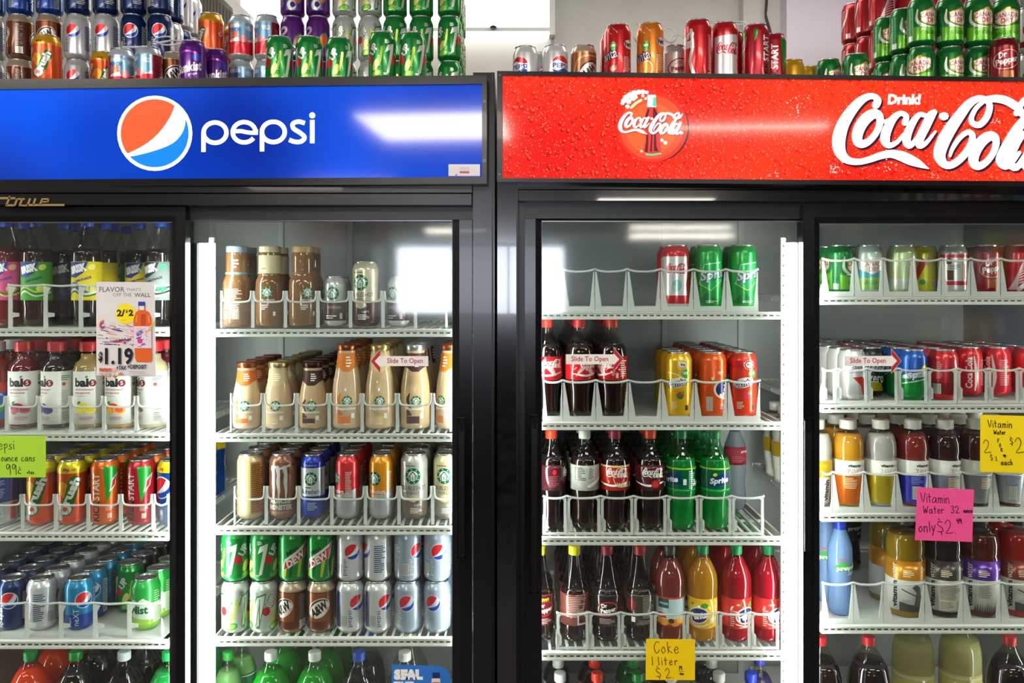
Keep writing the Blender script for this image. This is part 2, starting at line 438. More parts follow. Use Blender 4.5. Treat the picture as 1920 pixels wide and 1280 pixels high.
# ------------------------------------------------------------------ containers (mm)
def interp(prof, z):
    for (r0, z0), (r1, z1) in zip(prof, prof[1:]):
        if z0 <= z <= z1: return r0 if z1 == z0 else r0+(r1-r0)*(z-z0)/(z1-z0)
    return prof[0][0] if z < prof[0][1] else prof[-1][0]
def can_prof(r, h):
    k = r-33
    return [(0, 6), (20+k, 5), (23+k, 1), (24.3+k, 0), (25.6+k, 1.2), (31+k, 7.5), (32.6+k, 10.5), (r, 14), (r, h-20), (r-.6, h-17.5), (r-2.4, h-13), (28+k, h-6.5), (26.6+k, h-4.6), (26.5+k, h-3.4), (27.4+k, h-2.2), (27.5+k, h-.8), (26.9+k, h)]
CANS = {'can12': (33, 122), 'can16': (33, 157), 'slim': (29, 155), 'shot': (26.5, 121)}
BOT = {
 'pet20': ([(0,4),(18,2),(24,0),(31,4),(35,14),(36,24),(35.5,50),(33.5,72),(34.5,88),(36,96),(36,150),(34.5,157),(33,166),(28.5,178),(21.5,190),(16,200),(13.4,209),(13.3,218)], (14.6,216,237)),
 'contour': ([(0,4),(18,2),(26,0),(30,5),(31.5,16),(30,34),(31,60),(35,86),(36,94),(36,148),(34.5,157),(33,166),(28.5,178),(21.5,190),(16,200),(13.4,209),(13.3,218)], (14.6,216,237)),
 'fruit20': ([(0,4),(18,2),(25,0),(32,4),(35,14),(34.5,30),(35.5,40),(35.5,108),(36,120),(36.6,134),(36,148),(33,162),(26.5,177),(19.5,190),(15,199),(13.3,206)], (14.6,205,227)),
 'longneck': ([(0,4),(18,2),(25,0),(32,4),(35,14),(34,30),(35,42),(35,112),(31.5,122),(26,138),(21.5,156),(17.5,174),(14.6,190),(13.3,204)], (14.6,204,226)),
 'frap': ([(0,3),(24,0),(29,.6),(32.3,4),(33.5,12),(33.5,62),(32.4,76),(29.5,94),(26,110),(23,124),(22.2,136),(22,147)], (24,146,160)),
 'fraptall': ([(0,3),(26,0),(31,.6),(34.6,4),(36,13),(36,84),(34.5,104),(30.5,128),(26,150),(23.6,166),(22.6,180),(22.6,189)], (24,188,203)),
 'iced': ([(0,3),(26,0),(30,.6),(33,4),(34,12),(34,102),(32.6,112),(28.5,120),(26.5,126),(26,136),(26,170),(24.5,180)], (25.5,179,195)),
 'infuse': ([(0,3),(26,0),(32,1),(34,4),(34.5,9),(34.5,138),(33.5,146),(29,157),(21,163),(18.4,168),(18.2,188)], (21.5,184,208)),
 'tea': ([(0,6),(14,3),(22,0),(28,5),(32,16),(31,44),(32.8,58),(33.5,64),(33.5,156),(33,176),(29,200),(22,222),(15,238),(13.4,242)], (14.8,240,259)),
 'vita': ([(0,3),(20,0),(25,.8),(27.4,4),(28.6,10),(34,70),(35.6,78),(36,84),(36,112),(34.6,116),(34.2,119),(35.4,124),(36,136),(34.6,152),(30,168),(23.5,179),(19.5,184),(18.6,188)], (20,185,207)),
 'vita32': ([(0,3),(32,0),(40,1),(42.8,5),(44,13),(44,138),(42.6,143),(42.6,147),(44,153),(43.2,174),(39,193),(29,207),(21,214),(18.6,217)], (20,215,236)),
 'sport': ([(0,4),(12,2),(18,0),(25,5),(28.6,20),(26.5,50),(24.5,74),(27,96),(29,120),(29,150),(27,168),(20,188),(14.6,202),(13.3,207)], (14.8,205,226)),
 'pet2l': ([(0,8),(20,4),(36,0),(47,6),(50.5,24),(51.2,40),(51.2,186),(49,208),(43,232),(31,254),(19,272),(14.4,283),(13.6,286)], (15.4,284,305)),
}
D = {}
def can(name, kind, base, bands=(), fin='can', bottom=None):
    def deco(fn):
        D[name] = dict(t='can', kind=kind, base=base, bands=list(bands), draw=fn, fin=fin); return fn
    return deco
def bottle(name, kind, drink, cap, fill, lab=None, labcol='#ffffff', bands=(), obj='soda_bottle', cat='bottle', fin='juice', shell='#ffffff', labfin='paper', capfin='plastic'):
    def deco(fn):
        D[name] = dict(t='bottle', kind=kind, drink=drink, cap=cap, fill=fill, lab=lab, labcol=labcol, bands=list(bands), draw=fn, obj=obj, cat=cat, fin=fin, shell=shell, labfin=labfin, capfin=capfin); return fn
    return deco
SILVER = M('#cfd1d3', 'silver')

def make_can(d):
    r, h = CANS[d['kind']]; prof = can_prof(r, h); bands = d['bands']
    zs = sorted({z for _, z in prof} | {z for a, b, _ in bands for z in (a, b) if 14 < z < h-20})
    body = [(interp(prof, z), z) for z in zs if z > 6.5]
    body = [(0, 6), (20+r-33, 5), (23+r-33, 1), (24.3+r-33, 0), (25.6+r-33, 1.2)]+body
    def colf(z):
        if z < 2.5 or z > h-4.0: return SILVER
        for a, b, c in bands:
            if a <= z <= b: return M(c, d['fin'])
        return M(d['base'], d['fin'])
    mb = MB().lathe(body, colf, 44)
    A = Art(d['fin'])
    if d['draw']: d['draw'](A)
    A.wrap(mb, lambda v: interp(prof, v), r, vc=[14, h-20, h-17.5, h-13])
    root = empty('soda_can')
    mb.build('can_body', root)
    k = r-33; g = M('#c3c5c8', 'silver')
    lid = MB().lathe([(26.9+k, h-.1), (25.6+k, h-.6), (24.6+k, h-4.4), (23.4+k, h-5.2), (22.2+k, h-4), (20+k, h-3.8), (12, h-3.9), (0, h-3.9)], lambda z: g, 40)
    A = Art('silver'); 
    A.ring(0, -11, 8.5, 7, .9, '#7e8082', 20); A.ell(0, 3, 3.2, 3.2, '#8e9092', 10)
    A.flat(lid, lambda u, v, l: (u*.001, v*.001, (h-3.75+.03*l)*.001))
    lo = lid.build('lid', root)
    tb = MB(); P = arc(0, 5, 6.4, 6, 0, 180, 8)+arc(0, -1.5, 5.2, 4.5, 180, 360, 8); Q = arc(0, 6, 3.8, 3.2, 0, 360, 10)[:-1]
    gm = M('#d8dadc', 'silver')
    for z, fl in ((h-2.6, 0), (h-3.4, 1)):
        A = Art('silver'); A.poly(P, gm, Q); A.flat(tb, lambda u, v, l, z=z: (u*.001, v*.001, z*.001))
    for L in (P, Q):
        for i in range(len(L)):
            a, b = L[i-1], L[i]; tb.face([(a[0]*.001, a[1]*.001, (h-3.4)*.001), (b[0]*.001, b[1]*.001, (h-3.4)*.001), (b[0]*.001, b[1]*.001, (h-2.6)*.001), (a[0]*.001, a[1]*.001, (h-2.6)*.001)], gm)
    tb.build('pull_tab', lo)
    return root
def make_bottle(d):
    prof, (cr, c0, c1) = BOT[d['kind']]; fill = d['fill']; root = empty(d['obj'])
    liq = M(d['drink'], d['fin']); sh = M(d['shell'], 'clear')
    top = prof[-1][1]
    if fill < top:
        z0 = [p for p in prof if p[1] < fill]+[(interp(prof, fill), fill), (0, fill)]
        MB().lathe(z0, lambda z: liq, 40).build('bottle_body', root)
        up = [(interp(prof, fill)+.15, fill-.5)]+[(r+.15, z) for r, z in prof if z > fill]
        MB().lathe(up, lambda z: sh, 40).build('bottle_neck', root)
    else:
        MB().lathe(prof, lambda z: liq, 40).build('bottle_body', root)
    if d['lab']:
        a, b = d['lab']; zs = sorted({a, b} | {z for _, z in prof if a < z < b} | {z for p, q, _ in d['bands'] for z in (p, q) if a < z < b})
        def colf(z):
            for p, q, c in d['bands']:
                if p <= z <= q: return M(c, d['labfin']) if isinstance(c, str) else c
            return M(d['labcol'], d['labfin'])
        mb = MB().lathe([(interp(prof, a)-.2, a)]+[(interp(prof, z)+.45, z) for z in zs]+[(interp(prof, b)-.2, b)], colf, 44)
        rr = interp(prof, (a+b)/2)
        if d['draw']:
            A = Art(d['labfin']); d['draw'](A)
            A.wrap(mb, lambda v: interp(prof, v)+.45, rr, vc=[z for _, z in prof if a < z < b])
        mb.build('label', root)
    elif d['draw']:
        mb = MB(); A = Art(d['labfin']); d['draw'](A); A.wrap(mb, lambda v: interp(prof, v)+.2, interp(prof, 60), vc=[z for _, z in prof]); mb.build('print', root)
    cm = M(d['cap'], d['capfin']); seg = 36
    cap = MB(); n = len(cap.v)
    cp = [(cr-1, c0), (cr, c0+1.2), (cr, c1-2.2), (cr-.8, c1-.7), (cr-2.2, c1), (0, c1)]
    cap.lathe(cp, lambda z: cm, seg)
    if d['capfin'] == 'plastic':        # grip ribs
        for j in (1, 2):
            for i in range(0, seg, 2):
                x, y, z = cap.v[j*seg+i]; cap.v[j*seg+i] = (x*.955, y*.955, z)
    cap.build('cap', root)
    return root
_P = {}
COUNT = 0
def place(name, x, y, z, rot, label, group, sticker=None, tilt=0.0):
    global COUNT; COUNT += 1
    d = D[name]
    if name not in _P:
        o = make_can(d) if d['t'] == 'can' else make_bottle(d); _P[name] = [o, len(o.children)]
    else:
        o = copy_tree(_P[name][0])
        for ch in list(o.children):
            if ch.name.startswith('price_sticker'): bpy.data.objects.remove(ch)
    o.location = (x, y, z); o.rotation_euler = (tilt, 0, rad(rot))
    cat = 'can' if d['t'] == 'can' else d['cat']
    tag(o, label, cat, group)
    if sticker:
        h = CANS[d['kind']][1]-3.3 if d['t'] == 'can' else BOT[d['kind']][1][2]+.2
        A = Art('paper'); A.ell(R.uniform(-4, 4), R.uniform(-6, 6), 11, 7.5, sticker, 14, R.uniform(0, 180))
        mb = MB(); A.flat(mb, lambda u, v, l: (u*.001, v*.001, h*.001)); mb.build('price_sticker', o)
    return o

# ------------------------------------------------------------------ can designs (u: mm round the can from the front, v: mm up)
W = '#f3f3f1'
def cola(A, word, col, ring, gv=74, tcol=W):
    for q in (0, 104):
        A.globe(q+4, gv, 20, ring); A.text('pepsi', q-20, 18, q-7, 56, tcol, rot=90, bold=-.005)
        A.lines(q+34, 24, q+62, 90, 14, tcol, 3); A.barcode(q+66, 18, q+84, 46)
@can('cola_blue', 'can12', '#0d2a5e')
def _(A): cola(A, 0, 0, '#dfe4ea')
@can('cola_washed', 'can12', '#9aa7ba')  # navy can with the door glass reflection washed into its colour
def _(A): cola(A, 0, 0, '#c9d2e0', tcol='#e8eef6')
@can('cola_silver', 'can12', '#d0d2d6')
def _(A): cola(A, 0, 0, None, tcol='#1b2f7a'); A.rect(-52, 16, -38, 100, '#23346f')
@can('cola_next', 'can12', '#1a7fb4', [(0, 40, '#123f96')])
def _(A):
    for q in (0, 104):
        A.globe(q+18, 74, 20, '#cfe0ee'); A.text('neXT', q-6, 14, q+7, 54, W, rot=90, bold=-.004); A.text('pepsi', q-16, 12, q-9, 34, W, rot=90)
        A.rect(q+44, 14, q+58, 96, '#b8c6d0'); A.lines(q+45, 16, q+57, 94, 14, '#3a5b7a')
@can('cola_old', 'can12', '#e9e9ea')
def _(A):
    for q in (0, 104):
        A.ell(q, 66, 26, 26, '#f4f4f4'); A.poly(arc(q, 66, 25, 25, 20, 160, 14)+catmull([(q-23, 74), (q-10, 80), (q+8, 74), (q+23, 74)], 4), '#c8202e')
        A.poly(arc(q, 66, 25, 25, 200, 340, 14)+catmull([(q+23, 57), (q+8, 60), (q-10, 53), (q-23, 57)], 4)[1:-1], '#16459c'); A.text('PEPSI', q-22, 60, q+22, 72, '#16459c', bold=.03)
@can('cola16', 'can16', '#0f3f8c', [(128, 157, '#f1d412')])
def _(A):
    for q in (0, 104):
        A.globe(q, 92, 27, '#dfe4ea'); A.text('pepsi', q+16, 18, q+30, 62, W, rot=90); A.rect(q-2, 26, q+6, 38, W); A.lines(q-2, 14, q+8, 24, 3, W); A.text('99', q-6, 131, q+8, 140, '#d8321f', bold=.04)
@can('silver16', 'can16', '#c4c6c9', [(56, 128, '#3a4f94')], fin='can')
def _(A):
    A.lines(-22, 66, 18, 122, 14, '#c7d2ee', 5); A.rect(-24, 20, 14, 46, '#d8dadc'); A.lines(-22, 22, 12, 44, 6, '#6a7a9a'); A.rect(30, 12, 44, 52, '#b83a44')
def crush_art(A, h, big=1.0, q=0):
    c, s = math.cos(rad(62)), math.sin(rad(62))
    A.ell(q-9, h*.58, 13*big, 19*big, '#2f7a2a', 20, 20); A.ell(q-9, h*.58, 11*big, 17*big, '#f39a1c', 20, 20)
    for k in range(6): A.stroke([(q-9, h*.58), (q-9+9*big*math.cos(k+.4), h*.58+14*big*math.sin(k+.4))], .8, '#d8651a')
    A.stroke([(q-10, h*.24), (q+4, h*.42), (q+16, h*.72)], 21*big, '#2f6a28'); A.ell(q-6, h*.27, 14*big, 13*big, '#2f6a28'); A.ell(q-6, h*.27, 11.5*big, 10.5*big, '#ecebe6'); A.ell(q-6, h*.27, 5*big, 4.5*big, '#d8401c')
    A.tilt_text('rush', q+7, h*.56, h*.46, 17*big, 66, '#ecebe6', bold=.05)
@can('orange16', 'can16', '#e0521c', [(126, 157, '#ecd21c'), (0, 20, '#d8421a')])
def _(A):
    for q in (0, 104):
        crush_art(A, 150, 1.25, q); A.text('99\u00a2', q-12, 129, q+4, 139, '#d23a14', bold=.05); A.lines(q+8, 132, q+24, 137, 1, '#d23a14')
        A.barcode(q-30, 14, q-12, 52, '#d9dad8', '#9a9a98', 7); A.lines(q-46, 20, q-36, 124, 24, '#f4cdb0', 8)
@can('orange12', 'can12', '#e8571c', [(96, 122, '#d9a018')])
def _(A):
    for q in (0, 104):
        crush_art(A, 100, 1.0, q); A.text('99\u00a2', q-12, 98, q+2, 105, '#5a2a10', bold=.05); A.tilt_text('Orange', q-26, 50, 30, 8, 70, '#f4e4d4', shear=.2); A.tilt_text('Crush', q-34, 74, 30, 14, 66, '#ece9e0', bold=.04)
def kick(A, main, w=W):
    for q in (0, 104):
        A.poly([(q+8, 142), (q+40, 142), (q+40, 104), (q+16, 56)], '#1f9a34'); A.poly([(q-40, 142), (q-30, 142), (q-34, 118), (q-40, 110)], '#1f9a34')
        A.poly([(q+22, 80), (q+30, 112), (q+44, 126), (q+38, 96)], '#e9ece8'); A.poly([(q+24, 84), (q+30, 108), (q+41, 120), (q+36, 98)], '#c8202c')
        A.text('KICK', q-17, 12, q+1, 60, '#17171a', rot=90, bold=.02); A.text('START', q-17, 62, q+1, 126, w, rot=90, bold=.02)
        A.rect(q+18, 18, q+28, 30, '#e8c8b8'); A.lines(q+14, 36, q+34, 50, 4, '#f0d0c0')
@can('kick_orange', 'can16', '#e2621a')
def _(A): kick(A, 0)
@can('kick_red', 'can16', '#b3182c')
def _(A): kick(A, 0)
@can('rootbeer', 'can12', '#5c2612', [(0, 12, '#8a6a4a'), (100, 122, '#b9a58c')])
def _(A):
    for q in (0, 104):
        A.rect(q-30, 30, q+30, 98, '#8a4a1c'); A.ell(q, 62, 31, 23, '#a8431a', 28, 35); A.ell(q, 62, 29, 21, '#f0ece4', 28, 35); A.ell(q, 62, 27, 19, '#2a130c', 28, 35); A.ell(q+1, 60, 26, 17, '#f2eee8', 28, 35)
        A.tilt_text('A&W', q, 60, 46, 22, 35, '#2e140c', bold=.05, shear=.2); A.rect(q+40, 16, q+62, 96, '#3a1a12'); A.lines(q+42, 34, q+60, 94, 14, '#a08878'); A.barcode(q+42, 14, q+60, 32)
@can('rootbeer_copper', 'can12', '#a5663c', [(100, 122, '#c9b49a')])
def _(A):
    A.ell(8, 52, 33, 24, '#3a1a10', 28, 35); A.ell(8, 52, 29, 20, '#efe9e0', 28, 35); A.tilt_text('A&W', 8, 52, 46, 22, 35, '#2e140c', bold=.05, shear=.2); A.stroke([(-40, 30), (-20, 84), (40, 92)], 4, '#e0a860', 4)
@can('punch', 'can12', '#7fb3d8', [(14, 52, '#d3182c'), (0, 14, '#c9cdd0'), (98, 122, '#c3d2dc')])
def _(A):
    for q in (0, 104):
        A.poly([(q-40, 46), (q-10, 60), (q+20, 48), (q+44, 58), (q+44, 50), (q-40, 44)], '#f0f0f0'); A.text('HAWAIIAN', q-30, 84, q+8, 95, '#f1f4f6', bold=.06); A.text('PUNCH', q-26, 72, q+4, 83, '#2f6fb4', bold=.08)
        A.ell(q-10, 68, 9, 7, '#e2642a', 9); A.stroke([(q-26, 54), (q-4, 60)], 6, '#e2622c'); A.ell(q+12, 54, 11, 10, '#e89a9c'); A.text('WILD', q+18, 78, q+40, 90, '#f1f4f6', bold=.05); A.rect(q+44, 14, q+78, 100, '#b8303c'); A.lines(q+46, 20, q+76, 98, 16, '#5a1420', 4)
@can('grape', 'can12', '#5c1a82')
def _(A):
    for q in (0, 104):
        A.tilt_text('Sunkist', q, 52, 66, 24, 12, '#f0eaf4', bold=.04, shear=.25); A.tilt_text('grape', q+10, 34, 22, 7, 12, '#e8d8f0'); A.ell(q+20, 78, 12, 9, '#3a4ac0'); A.stroke([(q-40, 80), (q-10, 92), (q+20, 88)], 5, '#a02ab0', 3)
@can('grape_orange', 'can12', '#5e2080')
def _(A):
    for q in (0, 104):
        A.ell(q+22, 52, 13, 24, '#1f8a8a', 20, -20); A.ell(q+22, 52, 10, 20, '#ef6a1e', 20, -20); A.ell(q-24, 78, 16, 12, '#d8d4e2', 16, 30); A.ell(q-24, 78, 8, 5, '#5e2080', 12, 30)
        A.ell(q+2, 26, 15, 17, '#2a8a90', 18); A.ell(q+2, 26, 12, 14, '#e9e4ee', 18); A.ell(q+5, 27, 7, 8, '#4a1a6a', 12); A.rect(q+6, 23, q+15, 31, '#4a1a6a'); A.lines(q-34, 22, q-20, 60, 7, '#c8b0dc')
def seven(A, c1, txt, dot='#d2222e', line=None):
    for q in (0, 69.1, 138.2):
        if line: A.poly([(q-10, 90), (q+14, 98), (q+11, 80), (q-2, 14), (q-13, 14), (q-2, 76), (q-17, 66)], line)
        A.poly([(q-8, 86), (q+11, 93), (q+9, 79), (q-3, 20), (q-10, 20), (q, 76), (q-13, 69)], txt)
        A.tilt_text('UP', q+26, 76, 30, 22, 62, line or '#0a5a26', bold=.09, shear=.1); A.tilt_text('UP', q+26, 76, 28, 18, 62, txt, bold=.05, shear=.1)
        A.ell(q+14, 54, 9.5, 10.5, dot); A.ell(q+32, 38, 7, 15, '#dfe07a', 16, -18); A.ell(q+35, 18, 15, 9, '#4aa83a', 18, 15); A.ell(q+35, 18, 11, 6, '#9ace5a', 18, 15)
        A.stroke([(q+48, 80), (q+45, 56), (q+40, 38)], 6, '#b9d84a', 3)
        for k in range(8): A.ell(q+42+3*math.sin(k*2.3), 30+k*6, .9, .9, '#eef6e0', 6)
        A.lines(q-14, 90, q-2, 100, 4, W if not line else '#5a7a60'); A.lines(q-18, 14, q-6, 20, 2, W)
@can('limeup', 'can12', '#128a3a')
def _(A): seven(A, 0, '#e9efe6')
@can('limeup_white', 'can12', '#cdd3cf')
def _(A): seven(A, 0, '#dfe4de', line='#3a8a3c')
@can('dew', 'can12', '#0f8a35')
def _(A):
    for q in (0, 104):
        for k, (a, c) in enumerate(((-30, '#c9cf3a'), (-16, '#0a5a24'), (4, '#b9c832'), (20, '#084d1f'), (32, '#d8dc50'))): A.poly([(q+a, 14), (q+a+6, 14), (q+a+14, 60+8*(k % 2)), (q+a+4, 50)], c)
        A.poly([(q-32, 28), (q-26, 56), (q+36, 98), (q+28, 60)], '#e8ece6'); A.poly([(q-29, 31), (q-25, 50), (q+32, 88), (q+26, 60)], '#c41f30')
        A.tilt_text('DEW', q+1, 56, 50, 17, 33, '#f4f4f0', bold=.04, shear=.2); A.tilt_text('Mtn', q-8, 76, 30, 12, 33, '#0a3d1c', bold=.03, shear=.2)
        A.lines(q+40, 18, q+56, 96, 14, '#cfe8d0')
@can('mist', 'can12', '#5ab84a', [(18, 66, '#dfe9da'), (0, 18, '#8cc63a'), (66, 122, '#1f9a3c')])
def _(A):
    for q in (0, 104): A.poly([(q-30, 66), (q-14, 76), (q-4, 70), (q+10, 80), (q+30, 66)], '#dfe9da'); A.text('Mist', q-22, 42, q+22, 62, '#1b6a3a', bold=.04); A.lines(q-10, 63, q+16, 67, 1, '#3a8a50'); A.ell(q-26, 74, 6, 9, '#e2da4a'); A.lines(q+36, 20, q+56, 96, 14, '#b8dca8'); A.poly([(q-30, 16), (q+34, 16), (q+34, 26), (q-30, 36)], '#a4d05a')
@can('monster', 'can16', '#8a5a48')
def _(A):
    for k in range(16): A.ell(-40+ (k*37) % 80, 20+(k*53) % 110, 7, 9, ('#7a4a3a', '#9c6a56', '#70402f')[k % 3], 9)
    for x in (-17, -3, 14): A.stroke([(x-3, 126, 11), (x, 110, 8), (x-1, 90, 9), (x+1, 70, 6), (x, 52, 3)], 1, '#e4e6e6'); 
    A.stroke([(-24, 122), (-12, 128)], 5, '#e4e6e6'); A.stroke([(-6, 122), (22, 130)], 5, '#e4e6e6')
    A.text('MUSCLE', -26, 40, 26, 52, '#d4dad8', bold=.05); A.text('MONSTER', -30, 24, 30, 37, '#d4dad8', bold=.05); A.lines(-22, 15, 24, 21, 2, '#c8b8a8')
@can('monster_back', 'can16', '#c8b08a')
def _(A): A.rect(-16, 14, 6, 138, '#d8cf9a'); A.rect(7, 14, 46, 138, '#b98a52'); A.lines(9, 18, 44, 134, 26, '#6a4420', 9); A.lines(-44, 18, -20, 60, 8, '#a88a60')
@can('fresh_blue', 'slim', '#1e35a0', [(56, 124, '#c9ccd0')], fin='can')
def _(A):
    for q in (0, 91): A.siren(q, 98, 16); A.text('Refreshers', q-24, 62, q+22, 73, '#1c2030'); A.lines(q-14, 75, q+10, 79, 1, '#1c2030'); A.rect(q+26, 57, q+30, 123, '#8a7a9a'); A.text('Blueberry', q-14, 127, q+14, 133, W); A.lines(q-8, 22, q+18, 42, 5, '#c8d0f0')
def fresh(A):
    for q in (0, 91): A.poly([(q-45.5, 44), (q+45.5, 74), (q+45.5, 20), (q-45.5, 20)], '#b9bcbf'); A.siren(q-14, 98, 17); A.text('Refreshers', q-30, 62, q+14, 73, W, bold=.02); A.lines(q-22, 50, q+10, 60, 3, W); A.lines(q+18, 54, q+34, 116, 16, '#f8d8d0', 2)
@can('fresh_red', 'slim', '#d8323a', [(0, 44, '#b9bcbf')])
def _(A): fresh(A)
@can('fresh_orange', 'slim', '#e2901c', [(0, 44, '#b9bcbf')])
def _(A): fresh(A)
def dshot(A, top, low):
    for q in (0, 104): A.siren(q, 106, 19); A.text('DOUBLESHOT', q-34, 72, q+34, 82, '#3a3a3a'); A.text('ENERGY', q-16, 62, q+16, 69, '#5a5a58'); A.ell(q+2, 50, 14, 11, '#d9c9a0'); A.stroke([(q-14, 46), (q+2, 40), (q+16, 48)], 5, low, 3); A.text('Light', q+4, 32, q+22, 40, W); A.lines(q-6, 16, q+24, 30, 4, W); A.lines(q-20, 128, q+20, 133, 1, '#6a6a60')
@can('dshot_mocha', 'can16', '#b9b8b2', [(0, 46, '#7a6658')])
def _(A): dshot(A, 0, '#6a4a38')
@can('dshot_vanilla', 'can16', '#c9bd98', [(0, 50, '#8f8672'), (96, 138, '#cdbf94')])
def _(A): dshot(A, 0, '#8a7448')
@can('dshot_dark', 'can16', '#d2c7ae', [(0, 62, '#4a1f1c')])
def _(A): dshot(A, 0, '#2a100c')
@can('espresso', 'shot', '#c9cacc', [(14, 62, '#4a1e1c')])
def _(A):
    for q in (0, 83): A.siren(q-2, 80, 16); A.text('DOUBLESHOT', q-24, 52, q+24, 60, '#2a1412'); A.text('ESPRESSO', q-14, 43, q+18, 49, '#cfc4b8'); A.lines(q-20, 18, q+10, 28, 2, W); A.rect(q+16, 18, q+23, 32, W)
@can('coke_white16', 'can16', '#e2e2e2', [(14, 34, '#c8202a'), (128, 157, '#c8202a')])
def _(A):
    for q in (0, 104): A.poly([(q+22, 130), (q+50, 130), (q+50, 30), (q+22, 30), (q+18, 60), (q+24, 90)], '#cf1f28'); A.coke(q-32, 86, q+18, 112, '#c8202a'); A.ell(q-6, 58, 12, 14, '#8fc0b8', 14); A.ell(q-12, 50, 7, 9, '#b8d4ce', 12)
@can('coke_red16', 'can16', '#c9141e')
def _(A): A.coke(-66, 84, -16, 124, W); A.stroke([(-24, 128), (-20, 90), (-26, 52), (-14, 14)], 8, '#e9e4e4', 4); A.lines(20, 30, 36, 118, 20, '#e8a8a8', 6); A.rect(20, 14, 36, 26, '#efdada')
@can('coke_banner16', 'can16', '#cf1a22', [(126, 138, '#b8141c')])
def _(A): A.poly([(-36, 14), (-36, 118), (28, 124), (34, 96), (26, 60), (34, 30), (30, 14)], '#d9d4da'); A.coke(-30, 74, 28, 104, '#c0202a'); A.poly([(30, 60), (27, 40), (34, 24)], '#c8202a')
@can('sprite16', 'can16', '#129a3e')
def _(A):
    for q in (0, 104):
        A.poly([(q-30, 60), (q-14, 112), (q+34, 118), (q+40, 70), (q+12, 44)], '#1fae52'); A.stroke([(q-26, 62), (q-14, 108), (q+30, 114)], 2, '#d8e4d8'); A.stroke([(q-30, 64), (q+2, 46), (q+34, 72)], 1.6, '#e8d86a')
        A.tilt_text('Sprite', q+16, 82, 82, 32, 10, '#1b3f8a', bold=.06, shear=.25); A.tilt_text('Sprite', q+16, 83, 80, 29, 10, '#e9ece9', bold=.03, shear=.25); A.poly([(q-40, 14), (q-8, 40), (q+30, 16)], '#0b7a34'); A.lines(q-10, 16, q+20, 22, 2, '#d0e8d4')
@can('sprite12', 'can12', '#0d8a36', [(64, 122, '#1f56b4')])
def _(A):
    for q in (0, 104):
        A.poly([(q-40, 52), (q-40, 60), (q+40, 78), (q+40, 60)], '#dfe6e2'); A.leaf(q+14, 76, 24, 18, 20, '#d8dc2a'); A.tilt_text('Sprite', q+2, 60, 64, 22, 8, '#1b3f8a', bold=.05, shear=.2); A.tilt_text('Sprite', q+2, 61, 62, 19, 8, '#eef0ee', bold=.02, shear=.2); A.stroke([(q-40, 40), (q+34, 56)], 3, '#cfe4d0')
@can('coke_swirl', 'can12', '#b01a24')
def _(A):
    for q in (0, 104):
        for k in range(9): A.stroke([(q+34-k*1.2, 98-k*7), (q+6-k*2, 90-k*7.5), (q-10-k*2.2, 62-k*5), (q-16-k*2.4, 14)], 2.0, '#d9c4c4', 4)
        A.stroke([(q+44, 100, 4), (q+30, 60, 7), (q-12, 14, 10)], 1, '#d9d0d0', 4); A.rect(q+38, 14, q+52, 28, '#e8e0e0')
@can('coke12', 'can12', '#c4141f')
def _(A):
    for q in (0, 104): A.text('Coca', q-30, 20, q-14, 58, W, rot=90, bold=.02, shear=0); A.text('Cola', q-30, 62, q-14, 98, W, rot=90, bold=.02); A.stroke([(q-8, 14, 3), (q-4, 50, 9), (q-10, 100, 3)], 1, W, 4); A.lines(q+8, 26, q+34, 92, 14, '#eca8a8', 5)
@can('coke12_pale', 'can12', '#c8222c', [(14, 44, '#8a1a12')])
def _(A): A.stroke([(14, 30), (18, 60), (10, 96)], 5, '#e8c8c4', 4); A.barcode(-44, 16, -24, 40); A.rect(-6, 46, 16, 80, '#7a3418'); A.lines(-34, 52, -20, 94, 9, '#eab0a8')
@can('cola_dietwhite', 'can12', '#dadbda')
def _(A): A.poly([(-10, 56), (14, 58), (30, 44), (34, 14), (14, 14), (10, 36), (-2, 48)], '#d8391c'); A.text('COCA-COLA', -18, 66, 24, 74, '#c8202a'); A.text('diet', -10, 76, 14, 86, '#3a3a3a')
@can('cola_dietsilver', 'can12', '#b9b8b4')
def _(A): A.stroke([(-30, 60), (-6, 86), (20, 80), (30, 60), (6, 50), (-12, 30)], 3, '#2a2a2a', 4); A.stroke([(-20, 30), (30, 84)], 4, '#c43030')
@can('cola_zero', 'can12', '#17171a')
def _(A): A.coke(-30, 62, 30, 86, '#e8e8e8'); A.text('zero', -18, 34, 22, 52, '#e8e8e6', bold=.02); A.poly([(-20, 14), (20, 14), (14, 34), (-10, 38)], '#a8901c')
def fanta_art(A, h, fruit, q=0, leafc='#3aa43a'):
    A.ell(q-10, h*.56, 26, 12, '#f0ece4', 20, 14); A.tilt_text('Fanta', q-10, h*.56, 48, 20, 12, '#232a66', bold=.09, shear=.1); A.tilt_text('Fanta', q-10, h*.56, 44, 17, 12, '#f4f2ee', bold=.0, shear=.1)
    A.leaf(q+12, h*.7, 24, 24, 0, leafc); A.text('100%', q+4, h*.69, q+18, h*.74, '#e2f0da', bold=.04); A.ell(q-2, h*.36, 9, 8, fruit, 14); A.leaf(q+4, h*.4, 10, 7, 40, leafc)
    A.lines(q-26, h*.14, q-8, h*.26, 5, '#f8e8d0'); A.rect(q+10, h*.12, q+18, h*.2, '#4a3a2a')
def price99(A, u, v, c=W, t='#1c1c1c'):
    for k in range(16): A.ell(u+13*math.cos(k*.393), v+11*math.sin(k*.393), 1.3, 1.3, c, 6)
    A.ell(u, v, 9, 7.5, '#f2f0e8', 14); A.text('99\u00a2', u-6, v-3.4, u+6, v+3.4, t, bold=.04)
